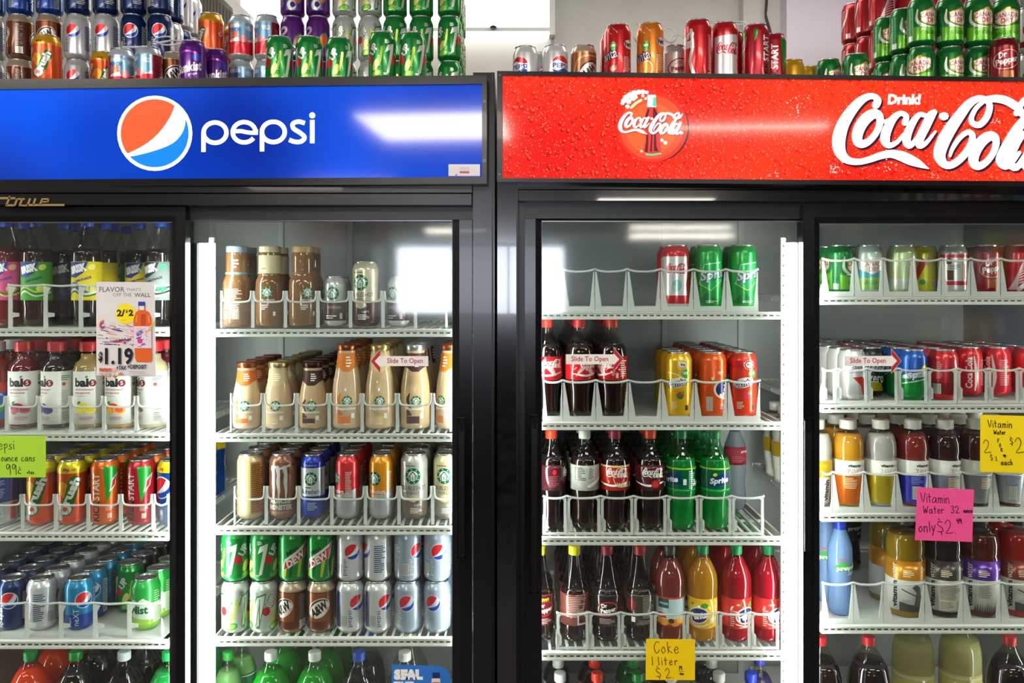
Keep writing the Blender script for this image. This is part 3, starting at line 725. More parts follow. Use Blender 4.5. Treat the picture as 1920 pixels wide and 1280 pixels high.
@can('pine16', 'can16', '#e9b21c', [(126, 138, '#e2ae1a')])
def _(A):
    fanta_art(A, 150, '#c8402a'); price99(A, 4, 127); A.leaf(-4, 50, 18, 12, -20, '#2f7a3a'); A.stroke([(-34, 108), (-10, 104), (6, 92)], 2, '#f4f0e0', 3)
@can('fanta16', 'can16', '#e5581a')
def _(A):
    A.ell(14, 68, 24, 22, '#f0ece6'); A.ell(16, 68, 21, 19, '#262a5c'); A.tilt_text('Fanta', 22, 66, 46, 26, 70, '#f2f0ea', bold=.05); A.leaf(24, 92, 14, 12, 0, '#3a9a3a'); A.leaf(-6, 88, 9, 7, 30, '#4aa84a'); A.ell(-12, 94, 4, 4, '#e8e0c0', 10); A.barcode(-28, 16, -12, 50, '#e8ddd4', '#b0988a', 7); A.lines(0, 104, 16, 112, 2, '#f8e0c8'); A.lines(6, 20, 26, 34, 3, '#9ab0e0')
@can('straw16', 'can16', '#d8391c', [(120, 138, '#c8242c')])
def _(A): fanta_art(A, 150, '#d23a5a'); price99(A, 4, 127)
@can('fanta_red_tall', 'can16', '#c9161e', [(0, 14, '#b81420')])
def _(A):
    A.tilt_text('Fanta', -34, 78, 54, 26, 12, '#20265c', bold=.1); A.tilt_text('Fanta', -34, 78, 52, 24, 12, '#f0ece8', bold=0); A.leaf(-18, 98, 20, 24, 0, '#3a9a3a'); A.text('100%', -24, 97, -12, 103, '#e8f4e0', bold=.04)
    A.ell(26, 104, 16, 11, '#f0ece8', 18); A.tilt_text('Fanta', 26, 105, 28, 12, 8, '#20265c', bold=.05); A.lines(10, 36, 32, 74, 9, '#f0b8b0'); A.ell(-18, 44, 9, 7, '#e89a90', 12); A.leaf(-12, 48, 9, 7, 30, '#4a9a3a')
    for k in range(26): A.ell(-40+(k*29) % 36, 128+(k*7) % 18, .9, .9, '#f0d8d4', 5)
@can('fanta_orange_tall', 'can16', '#e8811a')
def _(A):
    A.tilt_text('Fanta', -34, 72, 54, 26, 12, '#20265c', bold=.1); A.tilt_text('Fanta', -34, 72, 52, 24, 12, '#f0ece8', bold=0); A.leaf(-18, 96, 22, 26, 0, '#3a9a3a'); A.text('100%', -25, 95, -12, 101, '#e8f4e0', bold=.04)
    A.ell(26, 108, 16, 11, '#f0ece8', 18); A.tilt_text('Fanta', 26, 109, 28, 12, 8, '#20265c', bold=.05); A.lines(8, 36, 32, 76, 9, '#f8dcb0'); A.ring(-16, 40, 15, 20, 3, '#f0d8b0'); A.ell(-16, 40, 11, 15, '#f0a030', 16)
    for k in range(26): A.ell(-40+(k*29) % 36, 128+(k*7) % 18, .9, .9, '#f8e8d0', 5)
@can('pine12', 'can12', '#d9a413')
def _(A): A.ell(-30, 62, 18, 12, '#f0ece8'); A.tilt_text('Fanta', -30, 62, 32, 13, 8, '#20265c', bold=.05); A.leaf(-28, 78, 10, 9, 0, '#3a9a3a')
@can('ginger', 'can12', '#127a34', [(14, 44, '#6ab82e')])
def _(A):
    for q in (0, 104):
        A.poly([(q-46, 50), (q-20, 44), (q+34, 54), (q+46, 70), (q+46, 14+30), (q-46, 44)], '#6ab82e')
        A.stroke([(q-34, 92, 3), (q-36, 66, 7), (q-20, 50, 6), (q+6, 46, 2)], 1, '#d9e0d4', 4)
        A.poly([(q-26, 62), (q-28, 84), (q-10, 90), (q+2, 97), (q+14, 92), (q+34, 88), (q+32, 66), (q+18, 56), (q, 50), (q-14, 54)], '#d9a23a')
        A.poly([(q-24, 64), (q-26, 82), (q-10, 87), (q+2, 93), (q+14, 89), (q+32, 85), (q+30, 67), (q+17, 58), (q, 53), (q-13, 57)], '#ece6d8')
        A.leaf(q+6, 93, 12, 8, 30, '#e2b02a'); A.text('CANADA', q-27, 72, q+31, 84, '#b81f2e', bold=.02, curve=-14); A.text('DRY', q-10, 57, q+18, 70, '#b81f2e', bold=.03); A.text('GINGER ALE', q-26, 28, q+34, 37, '#12441c'); A.lines(q-30, 47, q-4, 50, 1, '#f0f4ec'); A.rect(q+40, 14, q+58, 98, '#2a8a4a'); A.lines(q+42, 30, q+56, 96, 14, '#0a4a20'); A.rect(q+42, 14, q+56, 28, '#d8dcd4')
@can('ginger_diet', 'can12', '#b6c9c2', [(14, 42, '#8fc26a'), (42, 62, '#4f9fb0')])
def _(A):
    A.poly([(-26, 60), (-28, 82), (-6, 92), (14, 90), (34, 84), (32, 66), (0, 50)], '#e4e2da'); A.text('CANADA', -26, 70, 32, 82, '#b83a3e', curve=-10); A.text('DRY', -8, 57, 16, 68, '#b83a3e'); A.text('GINGER ALE', -24, 26, 32, 36, '#3a6a3a')
@can('ginger_pale', 'can12', '#b9cf9a', [(14, 40, '#d6d8d0')])
def _(A): A.poly([(0, 56), (-4, 84), (14, 94), (40, 86), (40, 60), (20, 48)], '#dfe2d4'); A.text('CANADA', -2, 72, 44, 86, '#a83a3e'); A.text('DRY', 6, 56, 34, 69, '#a83a3e'); A.text('Ginger Ale', 6, 24, 44, 34, '#44604a')
@can('squirt', 'can12', '#c9c412', [(14, 40, '#d8cf20')])
def _(A): A.poly([(-40, 16), (-30, 14), (4, 84), (-10, 92)], '#c83a2a'); A.tilt_text('Squirt', -14, 70, 60, 20, 40, '#b8301f', bold=.05); A.ell(-8, 32, 7, 7, '#3a9a3a'); A.lines(14, 24, 36, 92, 16, '#a8a010'); A.barcode(16, 14, 28, 36)
@can('thermo', 'can12', '#c8c8c6', [(24, 34, '#b3202a'), (90, 98, '#b3202a'), (98, 122, '#a9abac')])
def _(A):
    A.stroke([(12, 36), (12, 88)], 11, '#8a8886'); A.stroke([(12, 38), (12, 86)], 8, '#e4e2de'); A.stroke([(12, 40), (12, 74)], 4, '#d8481c')
    for k in range(7): A.stroke([(14, 44+6*k), (18, 44+6*k)], 1.2, '#c43a1c')
    A.rect(-28, 36, -14, 60, '#5a2e20'); A.lines(-26, 62, 2, 74, 3, '#6a6a68'); A.ell(-24, 82, 7, 8, '#4a2a20')
@can('pepper', 'can12', '#8e1420', [(98, 122, '#7a101a')])
def _(A):
    for q in (0, 104):
        A.ell(q, 66, 33, 24, '#c8a8a0', 28, 12); A.ell(q, 66, 31, 22, '#8e1420', 28, 12); A.tilt_text('Dr', q-10, 78, 18, 14, 12, '#ece6e2', bold=.04, shear=.15); A.tilt_text('Pepper', q+1, 62, 54, 20, 12, '#ece6e2', bold=.04, shear=.15); A.rect(q-14, 18, q+16, 38, '#a8622c'); A.lines(q+40, 20, q+60, 96, 14, '#d8a0a0')
@can('pepper_diet', 'can12', '#d9d8d8', [(100, 122, '#c8c8ca')])
def _(A): A.ell(0, 62, 32, 24, '#a01828', 26, 10); A.ell(0, 62, 29, 21, '#e2e0de', 26, 10); A.tilt_text('Diet', -4, 76, 20, 10, 10, '#a01828'); A.tilt_text('Pepper', 2, 60, 48, 16, 10, '#a01828', bold=.04); A.rect(-40, 14, 40, 30, '#8a1424')

# ------------------------------------------------------------------ bottle designs
def coffee(A, c, tall=False):
    k = 1.22 if tall else 1.0
    A.stroke([(-14, 92*k-22*k, 3), (-19, 58*k, 8), (-12, 42*k, 2)], 1, c, 4); A.siren(2, 56*k, 12.5); A.rect(-22, 14, 10, 26*k, c); A.poly([(-22, 26*k), (-22, 40*k), (-14, 36*k), (-8, 28*k)], c); A.text('frappuccino', -24, 37*k, 22, 44*k, W, bold=.03); A.rect(12, 22*k, 20, 32*k, W); A.lines(-8, 12, 16, 15, 1, W)
def coffee_top(A, c, z0, z1, tc=W):
    A.poly([(-26, z0+8), (-10, z0), (10, z0), (26, z0+8), (60, z0+14), (60, z1), (-60, z1), (-60, z0+14)], c); A.lines(-2, z0+10, 18, z1-6, 4, tc)
def frap(nm, c, capc, tall, drink='#cfb292'):
    @bottle(nm, 'fraptall' if tall else 'frap', drink, capc, 400, None, obj='coffee_bottle', fin='liquid', capfin='metal')
    def _(A, c=c, tall=tall): coffee(A, c, tall); coffee_top(A, c, 138 if tall else 104, 182 if tall else 140)
frap('frap_caramel', '#c8621c', '#8a4a30', 0); frap('frap_vanilla', '#cbb98a', '#b8a874', 0); frap('frap_mocha', '#3a1c18', '#3a241e', 0, '#c4a47e')
frap('frap_caramel_tall', '#d2741e', '#a85a34', 1); frap('frap_vanilla_tall', '#d8c08a', '#c8b070', 1, '#d0b28c'); frap('frap_mocha_tall', '#4a2430', '#c9cdd4', 1, '#ccae84')
def iced(nm, capc, band, pal):
    @bottle(nm, 'iced', '#7d5836', capc, 400, None, obj='coffee_bottle', fin='liquid')
    def _(A):
        A.rect(-60, 126, 60, 131, band) if not pal else A.rect(-60, 128, 60, 172, band)
        if pal is None: A.lines(-22, 40, 24, 92, 14, '#e8dcc8', 3); A.barcode(0, 18, 16, 42, '#cfc8b8', '#6a5a48', 7); A.lines(-26, 18, -8, 38, 6, '#e0d0b8'); A.lines(-6, 140, 18, 164, 3, '#e0d8c8')
        else:
            A.siren(2, 82, 14); A.text('ICED COFFEE', -16, 60, 20, 66, W); A.lines(-14, 40, 4, 54, 3, W); A.rect(16, 26, 22, 36, W); A.lines(-18, 138, 4, 142, 1, '#6a5a40')
iced('iced_blue', '#8ea4b8', '#6fa0b8', None); iced('iced_cream', '#c9c0a4', '#cdc4a0', 1); iced('iced_tan', '#b0925c', '#7a5a34', 0)
def infuse(nm, drink, fruit, f2):
    @bottle(nm, 'infuse', drink, '#c9202a', 178, (10, 137), '#e9e9e4', obj='juice_bottle', labfin='paper', fin='liquid', shell='#e8dcdc')
    def _(A):
        A.text('bai', -25, 100, 9, 122, '#2a3038', bold=.05); A.leaf(4, 124, 8, 5, 40, '#3f9a3a'); A.ell(17, 109, 8.5, 8.5, '#8a1f34'); A.text('5', 14, 104, 20, 114, W, bold=.02)
        A.text('ANTIOXIDANT', -25, 91, 20, 95.5, '#b5545e', bold=.02); A.text('INFUSIONS', -25, 83, 12, 87.5, '#b5545e', bold=.02); A.lines(-25, 77, 14, 79.5, 1, '#a0a09a')
        A.ell(-6, 50, 16, 11, fruit, 20, 8); A.ell(11, 45, 14, 10, f2, 20, -8); A.ell(11, 45, 9, 6, fruit, 18, -8); A.ell(-12, 42, 9, 8, f2, 16); A.leaf(-14, 62, 12, 7, 30, '#3f8a3a')
        A.lines(-12, 20, 26, 29, 3, '#b0747a', 3); A.leaf(48, 106, 10, 10, 0, '#d0482e'); A.lines(42, 114, 66, 128, 3, '#6aa07a'); A.lines(42, 60, 62, 92, 7, '#c4c4be'); A.text('balance', 44, 44, 66, 53, '#3a4a48'); A.lines(44, 18, 62, 40, 5, '#8a8a86')
infuse('infuse_pink', '#5e1020', '#a02a3c', '#c86a7a'); infuse('infuse_navy', '#1c0a14', '#2a2f7a', '#39458e'); infuse('infuse_lemon', '#9a8150', '#e8cf1e', '#f0dc4a'); infuse('infuse_mango', '#a8824a', '#e24a24', '#f2a81e'); infuse('infuse_coco', '#b9aa86', '#5a4034', '#ded4c0')
@bottle('fruit_blue', 'infuse', '#8a1f1c', '#dfe3ea', 178, (20, 110), '#1f4f9a', [(20, 40, '#2a6ab0'), (86, 110, '#a82a24')], obj='juice_bottle')
def _(A): A.poly([(10, 60), (18, 66), (10, 72)], W); A.ell(24, 48, 8, 10, '#3a8a4a'); A.lines(0, 74, 30, 84, 3, W)
def tea(nm, drink, c, c2, waves, txt='#f2f2f6', box='#27358f'):
    @bottle(nm, 'tea', drink, '#2552c8', 186, (62, 155), c, obj='tea_bottle', fin='liquid', shell='#d8d4cc')
    def _(A):
        for q in (0, 105):
            A.poly([(q-34, 118), (q-34, 154), (q+14, 154), (q+4, 128), (q-14, 116)], box); A.tilt_text('BRISK', q-10, 138, 42, 20, 14, txt, bold=.07); A.ell(q+22, 142, 9, 7, c2, 14, 25); A.tilt_text('LEMONADE', q+2, 112, 40, 6, 18, box, bold=.04)
            for k, w in enumerate(waves): A.stroke([(q-40, 70+k*6), (q-18, 84+k*5), (q+8, 72+k*5), (q+44, 82+k*5)], 4, w, 4)
            A.ell(q+20, 90, 12, 9, c2, 14)
tea('tea_lemon', '#171010', '#e9cf1c', '#f0e47a', ('#1f7a3a', '#e9e9e9', '#2a50b0', '#1f7a3a', '#4a6ac0')); tea('tea_lime', '#2e1210', '#3f9a2a', '#dfe86a', ('#dce8d0', '#2f7a1f', '#b8d84a')); tea('tea_pink', '#6a1a22', '#d8508c', '#f0b8a0', ('#e8d84a', '#2f7a3a', '#e85a6a'), box='#2c3a9a')
tea('tea_dark', '#16100e', '#1f2a3a', '#4a5a6a', ('#2a3a54', '#394a66'), '#cfd4dc', '#202a4a'); tea('tea_peach', '#7a3c16', '#e08a4a', '#f2c08a', ('#f0d8b8', '#c8642a'), box='#3a4aa0'); tea('tea_sketch', '#1c1614', '#8f9a9a', '#3fb878', ('#e8ecec', '#3a3a3a', '#dfe4e4', '#4a4a4a'), box='#2a3038')
def cola_b(nm, kind, lab, c, cap, drink='#1a0a07', extra=None, fill=176, tc=W, fin='liquid', obj='soda_bottle', bands=()):
    @bottle(nm, kind, drink, cap, fill, lab, c, bands, obj=obj, fin=fin, shell='#cfc8c4', labfin='gloss')
    def _(A):
        a, b = lab; h = b-a
        A.coke(-26, a+h*.52, 28, a+h*.9, tc); A.stroke([(-48, a+h*.3, 2), (-10, a+h*.2, 5), (30, a+h*.34, 2)], 1, tc, 4); A.rect(36, a+6, 42, a+18, W); A.lines(48, a+8, 70, b-8, 8, tc, 3)
        if extra: extra(A, a, b)
def lace(A, a, b):
    for k in range(5): A.stroke([(-36+k*3, a+10+k*3), (-20+k*4, a+34), (4+k*2, a+12)], 1.6, '#f0c8c8', 3)
cola_b('coke_b', 'contour', (90, 147), '#c4161f', '#d8382c', extra=lace)
cola_b('vanilla_b', 'contour', (96, 156), '#c82a1e', '#8e1836', extra=lambda A, a, b: (A.ring(10, a+32, 20, 24, 2, '#e8c88a'), A.text('Vanilla', -2, a+8, 30, a+20, '#f2e2b0', bold=.03), A.rect(-50, b-4, 50, b, '#e8cf9a')))
cola_b('cherry_b', 'contour', (96, 156), '#5a1826', '#e2401e', extra=lambda A, a, b: (A.ell(6, a+16, 11, 10, '#a82a2c'), A.ell(5, a+16, 7, 7, '#d83a2a'), A.text('Cherry', 18, a+14, 38, a+21, '#d88a90')))
@bottle('dietcoke_b', 'contour', '#1a0c08', '#cfcfca', 176, (96, 156), '#b9b8b0', obj='soda_bottle', fin='liquid', shell='#cfc8c4', labfin='gloss')
def _(A): A.lines(-30, 120, -2, 152, 8, '#4a4a48', 2); A.rect(2, 122, 20, 152, '#cfcec8'); A.lines(3, 123, 19, 151, 9, '#5a5a58'); A.stroke([(4, 106), (24, 116), (44, 128)], 8, '#dfdeda', 3); A.text('Coca-Cola', 0, 100, 22, 105, '#b83030'); A.rect(44, 96, 60, 156, '#8a2434')
@bottle('cherryzero_b', 'contour', '#170a0a', '#e2401e', 176, (96, 156), '#4a1a24', obj='soda_bottle', fin='liquid', shell='#cfc8c4', labfin='gloss')
def _(A): A.ell(2, 140, 5, 6, '#d8242c'); A.lines(-12, 104, 16, 132, 7, '#8a4a52'); A.coke(28, 126, 60, 150, W)
@bottle('sprite_b', 'contour', '#0a8a34', '#0d7a3c', 170, (94, 150), '#0c5a3c', [(94, 99, '#20b44c'), (146, 150, '#8ac82a')], obj='soda_bottle', fin='juice', shell='#4ac878', labfin='gloss')
def _(A): A.poly([(-18, 104), (-14, 132), (36, 140), (40, 112)], '#123a6a'); A.leaf(-4, 134, 12, 9, 20, '#d8d82a'); A.tilt_text('Sprite', 8, 119, 48, 18, 6, '#e9eeee', bold=.04, shear=.2); A.rect(44, 110, 52, 124, W); A.lines(58, 100, 76, 144, 9, '#b8e8c0'); A.lines(-70, 104, -60, 142, 8, '#8ad8a8'); A.text('Sprite', 62+10, 104, 110, 122, '#e9eeee', bold=.04)
def fan(nm, drink, c, fruit, art):
    @bottle(nm, 'fruit20', drink, '#0f8a4a', 200, (34, 106), c, obj='soda_bottle', fin='juice', shell='#e8dcc8', labfin='gloss')
    def _(A):
        q = art
        A.ell(q, 66, 26, 20, '#f0ece6', 24, 12); A.ell(q+1, 66, 23, 17, '#27286a', 24, 12); A.tilt_text('Fanta', q+2, 66, 44, 18, 14, '#f2f0ea', bold=.05); A.leaf(q+16, 90, 20, 14, 10, '#3fa03a'); A.stroke([(q-24, 46), (q+4, 40), (q+26, 48)], 3, '#f0dcd0', 3)
        A.leaf(q-14, 92, 9, 7, 30, '#4aa03a'); A.lines(q-38, 40, q-26, 84, 9, '#f4d8c8'); A.rect(q+30, 48, q+38, 60, '#e8e0d8'); A.lines(q+44, 40, q+60, 100, 12, '#f4d8b8'); A.lines(q-16, 36, q+14, 40, 1, '#f4e0d0')
fan('straw_b', '#a80f24', '#d8302a', 0, 10); fan('pine_b', '#c98a12', '#e8b91c', 0, -18)
@bottle('juice_b', 'fruit20', '#6a2420', '#3a3a44', 196, (40, 110), '#c02a26', [(46, 58, '#d8a02a'), (58, 106, '#b9cfd8')], obj='juice_bottle', fin='liquid', shell='#c8b8c0')
def _(A): A.rect(-40, 84, -12, 106, '#1f4a44'); A.text('minute', -36, 92, -14, 99, W); A.rect(-40, 60, -18, 72, '#c8282a'); A.ell(-24, 50, 12, 8, '#e8a020'); A.ell(4, 50, 12, 9, '#e2902a'); A.ell(16, 56, 9, 7, '#f0b83a'); A.lines(34, 50, 50, 104, 12, '#5a6a70'); A.ell(-6, 54, 7, 6, '#5a2a1c')
def pep(nm, c, cap, style):
    @bottle(nm, 'longneck', '#190807', cap, 128, (42, 116), c, obj='soda_bottle', fin='liquid', shell='#a89890', labfin='gloss')
    def _(A):
        if style == 0: A.text('NEW!', -20, 100, 10, 108, '#d8d02a', bold=.05)
        if style in (0, 1):
            A.ell(0, 82, 25, 18, '#a8202c', 24, 10); A.ell(0, 82, 22, 15, '#2a0c10' if style else '#6a1418', 24, 10); A.tilt_text('Dr', -8, 90, 14, 10, 10, W, bold=.04); A.tilt_text('Pepper', 2, 78, 38, 14, 10, W, bold=.04); A.lines(-20, 46, 20, 60, 4, '#c89a9a'); A.ell(56, 82, 20, 15, '#8a1c28')
        if style == 2: A.lines(-26, 62, 26, 112, 12, '#c8a8a0', 3); A.rect(2, 44, 34, 74, '#d8d0cc'); A.rect(6, 48, 30, 70, '#6a2a2c')
        if style == 3: A.lines(0, 60, 34, 112, 14, '#9a948c', 4); A.rect(-28, 50, -18, 62, W); A.ell(-34, 90, 18, 15, '#8a2028'); A.lines(-10, 46, 30, 56, 3, '#a49a90')
pep('pepper_yellow', '#5a1216', '#d8cc1c', 0); pep('pepper_back', '#7a3a34', '#d8cc1c', 2); pep('pepper_red', '#241416', '#8a1c2a', 1); pep('pepper_grey', '#3a322e', '#a8202e', 3)
def vita(nm, drink, foil, ring, txt, kind='vita', cap='#d4cfc6'):
    @bottle(nm, kind, drink, cap, 174, (8, 112), '#e4e2dc', [(8, 76, M(foil, 'can'))], obj='water_bottle', fin='juice', shell='#f0ece4')
    def _(A):
        for q in (0, 113):
            A.text('vitamin', q-16, 97, q+14, 104, '#2c2c30', bold=.05); A.text('water', q+15, 97, q+32, 103, '#a8a8a6'); A.text('zero', q-18, 78, q+22, 92, ring, bold=-.02)
            if txt == 'bar': A.barcode(q-24, 18, q-4, 50, '#d8d6d0', '#2a2a30'); A.lines(q-26, 54, q+2, 74, 5, '#8aa0e0')
            elif txt == 'side': A.barcode(q+22, 20, q+34, 48, '#c8c8a0', '#3a3a30', 7); A.lines(q-24, 16, q+4, 72, 12, '#8a7a1c', 6)
            else: A.lines(q-22, 44, q+8, 72, 7, '#f4d0a0', 5)
vita('vita_orange', '#d99a2a', '#e0701c', '#c8562e', 0); vita('vita_clear', '#bdb8b4', '#b9a520', '#b8b04a', 'side'); vita('vita_red', '#8a2f2c', '#3a3fc0', '#6a6a6c', 'bar'); vita('vita_dark', '#3a1c1c', '#8a94a8', '#c04a48', 1); vita('vita_plum', '#4a1f20', '#8e9094', '#c8403c', 1); vita('vita_back', '#6a2a22', '#a0a2a6', '#c05a50', 'bar')
@bottle('vita_white', 'vita', '#d8d2c4', '#d8d4cc', 174, (8, 112), '#dcd8ce', [(72, 112, M('#d8b020', 'can'))], obj='water_bottle')
def _(A): A.text('vitamin', -4, 14, 10, 66, '#2c2c30', rot=90, bold=.04)
def vit32(nm, drink, foil, pic):
    @bottle(nm, 'vita32', drink, '#3a3634', 196, (16, 136), '#cfcdc6', [(90, 136, M(foil, 'can'))], obj='water_bottle', fin='juice', shell='#f0ece4')
    def _(A):
        for q in (-46, 46): A.text('vitamin', q-5, 22, q+7, 86, '#22222a', rot=90, bold=.05); A.text('water', q-5, 92, q+7, 128, '#e8e0d0', rot=90)
        A.lines(-26, 98, 0, 116, 4, '#f0e0c0'); A.text('twin', 14, 112, 34, 119, W)
        if pic == 1: A.poly([(-34, 16), (34, 16), (34, 34), (10, 30), (-34, 38)], '#3a3a3a'); A.poly([(-2, 30), (4, 62), (-6, 74), (4, 82), (14, 74), (16, 56), (32, 40), (30, 28)], '#55534f'); A.stroke([(-28, 68), (8, 52)], 3, '#4a4846'); A.lines(-28, 36, -8, 44, 3, '#8a8a86')
        elif pic == 2: A.rect(-30, 20, 26, 84, '#b9b4a4'); A.lines(-28, 44, 24, 82, 12, '#5a564c', 4); A.barcode(8, 20, 26, 42, '#c8c4b8', '#2a2a2a'); A.lines(-28, 22, 4, 40, 5, '#6a665c')
        else:
            A.lines(-26, 48, 8, 86, 12, '#6a6a66', 7)
            for k in range(16): A.poly([(-36+k*5, 16), (-31+k*5, 16), (-32+k*5, 30+(k*7) % 9)], '#4a4440')
vit32('vita32_gold', '#9a7a14', '#d8901c', 1); vit32('vita32_dark', '#2a1c1a', '#4a4440', 2); vit32('vita32_purple', '#5a2018', '#5a2a9a', 3); vit32('vita32_red', '#a81f1c', '#8a3a34', 1)
@bottle('propel_blue', 'sport', '#8fb2e4', '#1f38b0', 400, None, '#7f9cc4', [], obj='water_bottle', fin='tinted', shell='#dfe8f4')
def _(A):
    A.poly([(-22, 118), (-4, 134), (10, 124), (30, 130), (24, 112), (-16, 108)], '#3a9a3a'); A.tilt_text('propel', 6, 117, 46, 14, 6, '#f0f4f0', bold=.06, shear=.2); A.text('zero', 8, 100, 28, 108, '#e8eef4', shear=.2); A.poly([(-14, 138), (-2, 136), (2, 139.6), (-10, 139.9)], '#e8481c')
@bottle('propel_dark', 'sport', '#1f1618', '#2a2020', 196, (86, 140), '#2a1c20', [], obj='water_bottle', fin='liquid')
def _(A): A.tilt_text('propel', 6, 120, 46, 14, 6, '#cfc8c8', bold=.06, shear=.2); A.text('zero', 8, 102, 28, 110, '#cfc8c8', shear=.2)
@bottle('propel_red', 'sport', '#a4acb8', '#24499a', 400, (120, 166), '#a82f44', [], obj='water_bottle', fin='tinted')
def _(A): A.text('propel', 4, 150, 34, 158, W, bold=.03); A.lines(-20, 126, 20, 144, 4, '#b85a68')
def two(nm, drink, cap, fill, c, fin='juice', shell='#e0dcd8', art=None):
    @bottle(nm, 'pet2l', drink, cap, fill, (60, 150), c, obj='soda_bottle', fin=fin, shell=shell, labfin='gloss')
    def _(A): A.rect(-160, 140, 160, 144, W); A.rect(-160, 64, 160, 67, W); A.lines(-20, 70, 20, 84, 3, W)
two('big_green', '#0f9a1a', '#e9e9e6', 262, '#128a3a', shell='#58d068'); two('big_orange', '#e0431a', '#0f8a30', 268, '#e8601c'); two('big_black', '#100808', '#0f8a30', 262, '#7a1a1c', 'liquid', '#b8a8a0'); two('big_cola_white', '#140a08', '#cfd6dc', 236, '#8a9098', 'liquid', '#b8b8bc'); two('big_sprite', '#15a04a', '#18a858', 262, '#0c5a3c', shell='#60d890')
two('big_cola_blue', '#120a0a', '#2456c0', 240, '#14305e', 'liquid', '#c0c4c8'); two('big_clear', '#c8cec4', '#cfd2cc', 400, '#5a8a5a', 'clear', '#e8ece8'); two('big_coke', '#120705', '#c01f28', 248, '#c4161f', 'liquid', '#b0a098'); two('big_lemonade', '#cfca88', '#e8d84a', 232, '#d8d070', 'juice', '#e8ecd8')
def small(nm, drink, cap, c, fin='liquid', shell='#d0ccc8'):
    @bottle(nm, 'pet20', drink, cap, 190, (96, 152), c, obj='soda_bottle', fin=fin, shell=shell, labfin='gloss')
    def _(A): A.rect(-110, 145, 110, 148, W); A.rect(-110, 100, 110, 102, W)
small('bot_red', '#140806', '#d8331c', '#c4161f'); small('bot_green', '#0b6a2a', '#0f7a34', '#0c5a3c', 'juice', '#5ac880'); small('bot_grey', '#141010', '#b9bab6', '#8a8a88'); small('bot_blue', '#8a9ab0', '#1d3ec8', '#2a5ab0', 'juice', '#dfe6f0'); small('bot_violet', '#3a2a5a', '#4a48c8', '#3a2a6a'); small('mist_b', '#8fc87a', '#2f9a3c', '#2f8a5a', 'juice')
# ------------------------------------------------------------------ the shop
BLK, BLK2, DARK = M('#08080b', 'black'), M('#0d0d12', 'black'), M('#030303', 'plastic')
def wallbox(name, x0, x1, y0, y1, z0, z1, col, fin='wall'): return struct(MB().box(x0, x1, y0, y1, z0, z1, M(col, fin) if isinstance(col, str) else col).build(name))
def noisy(name, c1, c2, scale, rough=0.7, coat=0.0):
    m, nt, out = newmat(name); p = nt.nodes.new('ShaderNodeBsdfPrincipled'); p.inputs['Roughness'].default_value = rough; p.inputs['Coat Weight'].default_value = coat
    t = nt.nodes.new('ShaderNodeTexCoord'); n = nt.nodes.new('ShaderNodeTexNoise'); n.inputs['Scale'].default_value = scale; n.inputs['Detail'].default_value = 6
    r = nt.nodes.new('ShaderNodeValToRGB'); r.color_ramp.elements[0].position = .35; r.color_ramp.elements[0].color = lin(c1); r.color_ramp.elements[1].position = .65; r.color_ramp.elements[1].color = lin(c2)
    nt.links.new(t.outputs['Object'], n.inputs['Vector']); nt.links.new(n.outputs['Fac'], r.inputs[0]); nt.links.new(r.outputs[0], p.inputs['Base Color']); nt.links.new(p.outputs[0], out.inputs[0])
    return m
WALLM = noisy('painted_wall', '#d6d4ce', '#dcdad4', 9)
XL, XR, YF, YB, ZC = -3.6, 6.4, -19.0, 3.1, 2.8
wallbox('floor', XL, XR, YF, YB+.1, -.05, 0, noisy('floor_tile', '#4a4846', '#585654', 3, .5))
CEILM = noisy('ceiling_tile', '#dcdcd8', '#e4e4e0', 14)
struct(MB().box(XL, XR, YF, YB+.1, ZC, ZC+.05, CEILM).build('ceiling'))
struct(MB().box(XL-.1, XR+.1, YB, YB+.1, 0, ZC, WALLM).build('wall_back'))
wallbox('wall_left', XL-.1, XL, YF, YB, 0, ZC, '#8d8a86')
wallbox('wall_right', XR, XR+.1, YF, YB, 0, ZC, '#7d7a78')
wx0, wx1, wz0, wz1 = -3.3, 1.5, .6, 2.72     # shop window in the far wall
fw = MB(); fm = M('#6a6668', 'wall')
fw.box(XL, wx0, YF-.1, YF, 0, ZC, fm); fw.box(wx1, XR, YF-.1, YF, 0, ZC, fm); fw.box(wx0, wx1, YF-.1, YF, 0, wz0, fm); fw.box(wx0, wx1, YF-.1, YF, wz1, ZC, fm)
struct(fw.build('wall_front'))
wn = MB(); wm = M('#3a3a3e', 'metal')
for i in range(4):
    x = wx0+(wx1-wx0)*i/3; wn.box(x-.03, x+.03, YF-.08, YF-.02, wz0, wz1, wm)
for z in (wz0, wz1): wn.box(wx0, wx1, YF-.08, YF-.02, z-.03, z+.03, wm)
wob = struct(wn.build('window_1'))
MB().box(wx0, wx1, YF-.06, YF-.055, wz0, wz1, M('#eaf2ff', 'lamp', DAY)).build('window_pane', wob)
k = 0
def ceiling_light(x, y, w, l, label, e=FIXTURE):
    o = empty('ceiling_light', (x, y, ZC))
    MB().box(-w/2-.03, w/2+.03, -l/2-.03, l/2+.03, -.05, 0, M('#d8d8d6', 'paper')).build('housing', o)
    MB().box(-w/2, w/2, -l/2, l/2, -.062, -.052, M('#fff6e8', 'lamp', e)).build('diffuser', o)
    tag(o, label, 'ceiling light', 'fluorescent fittings on the ceiling')
ORD = 'first second third fourth fifth sixth seventh eighth ninth tenth eleventh twelfth'.split()
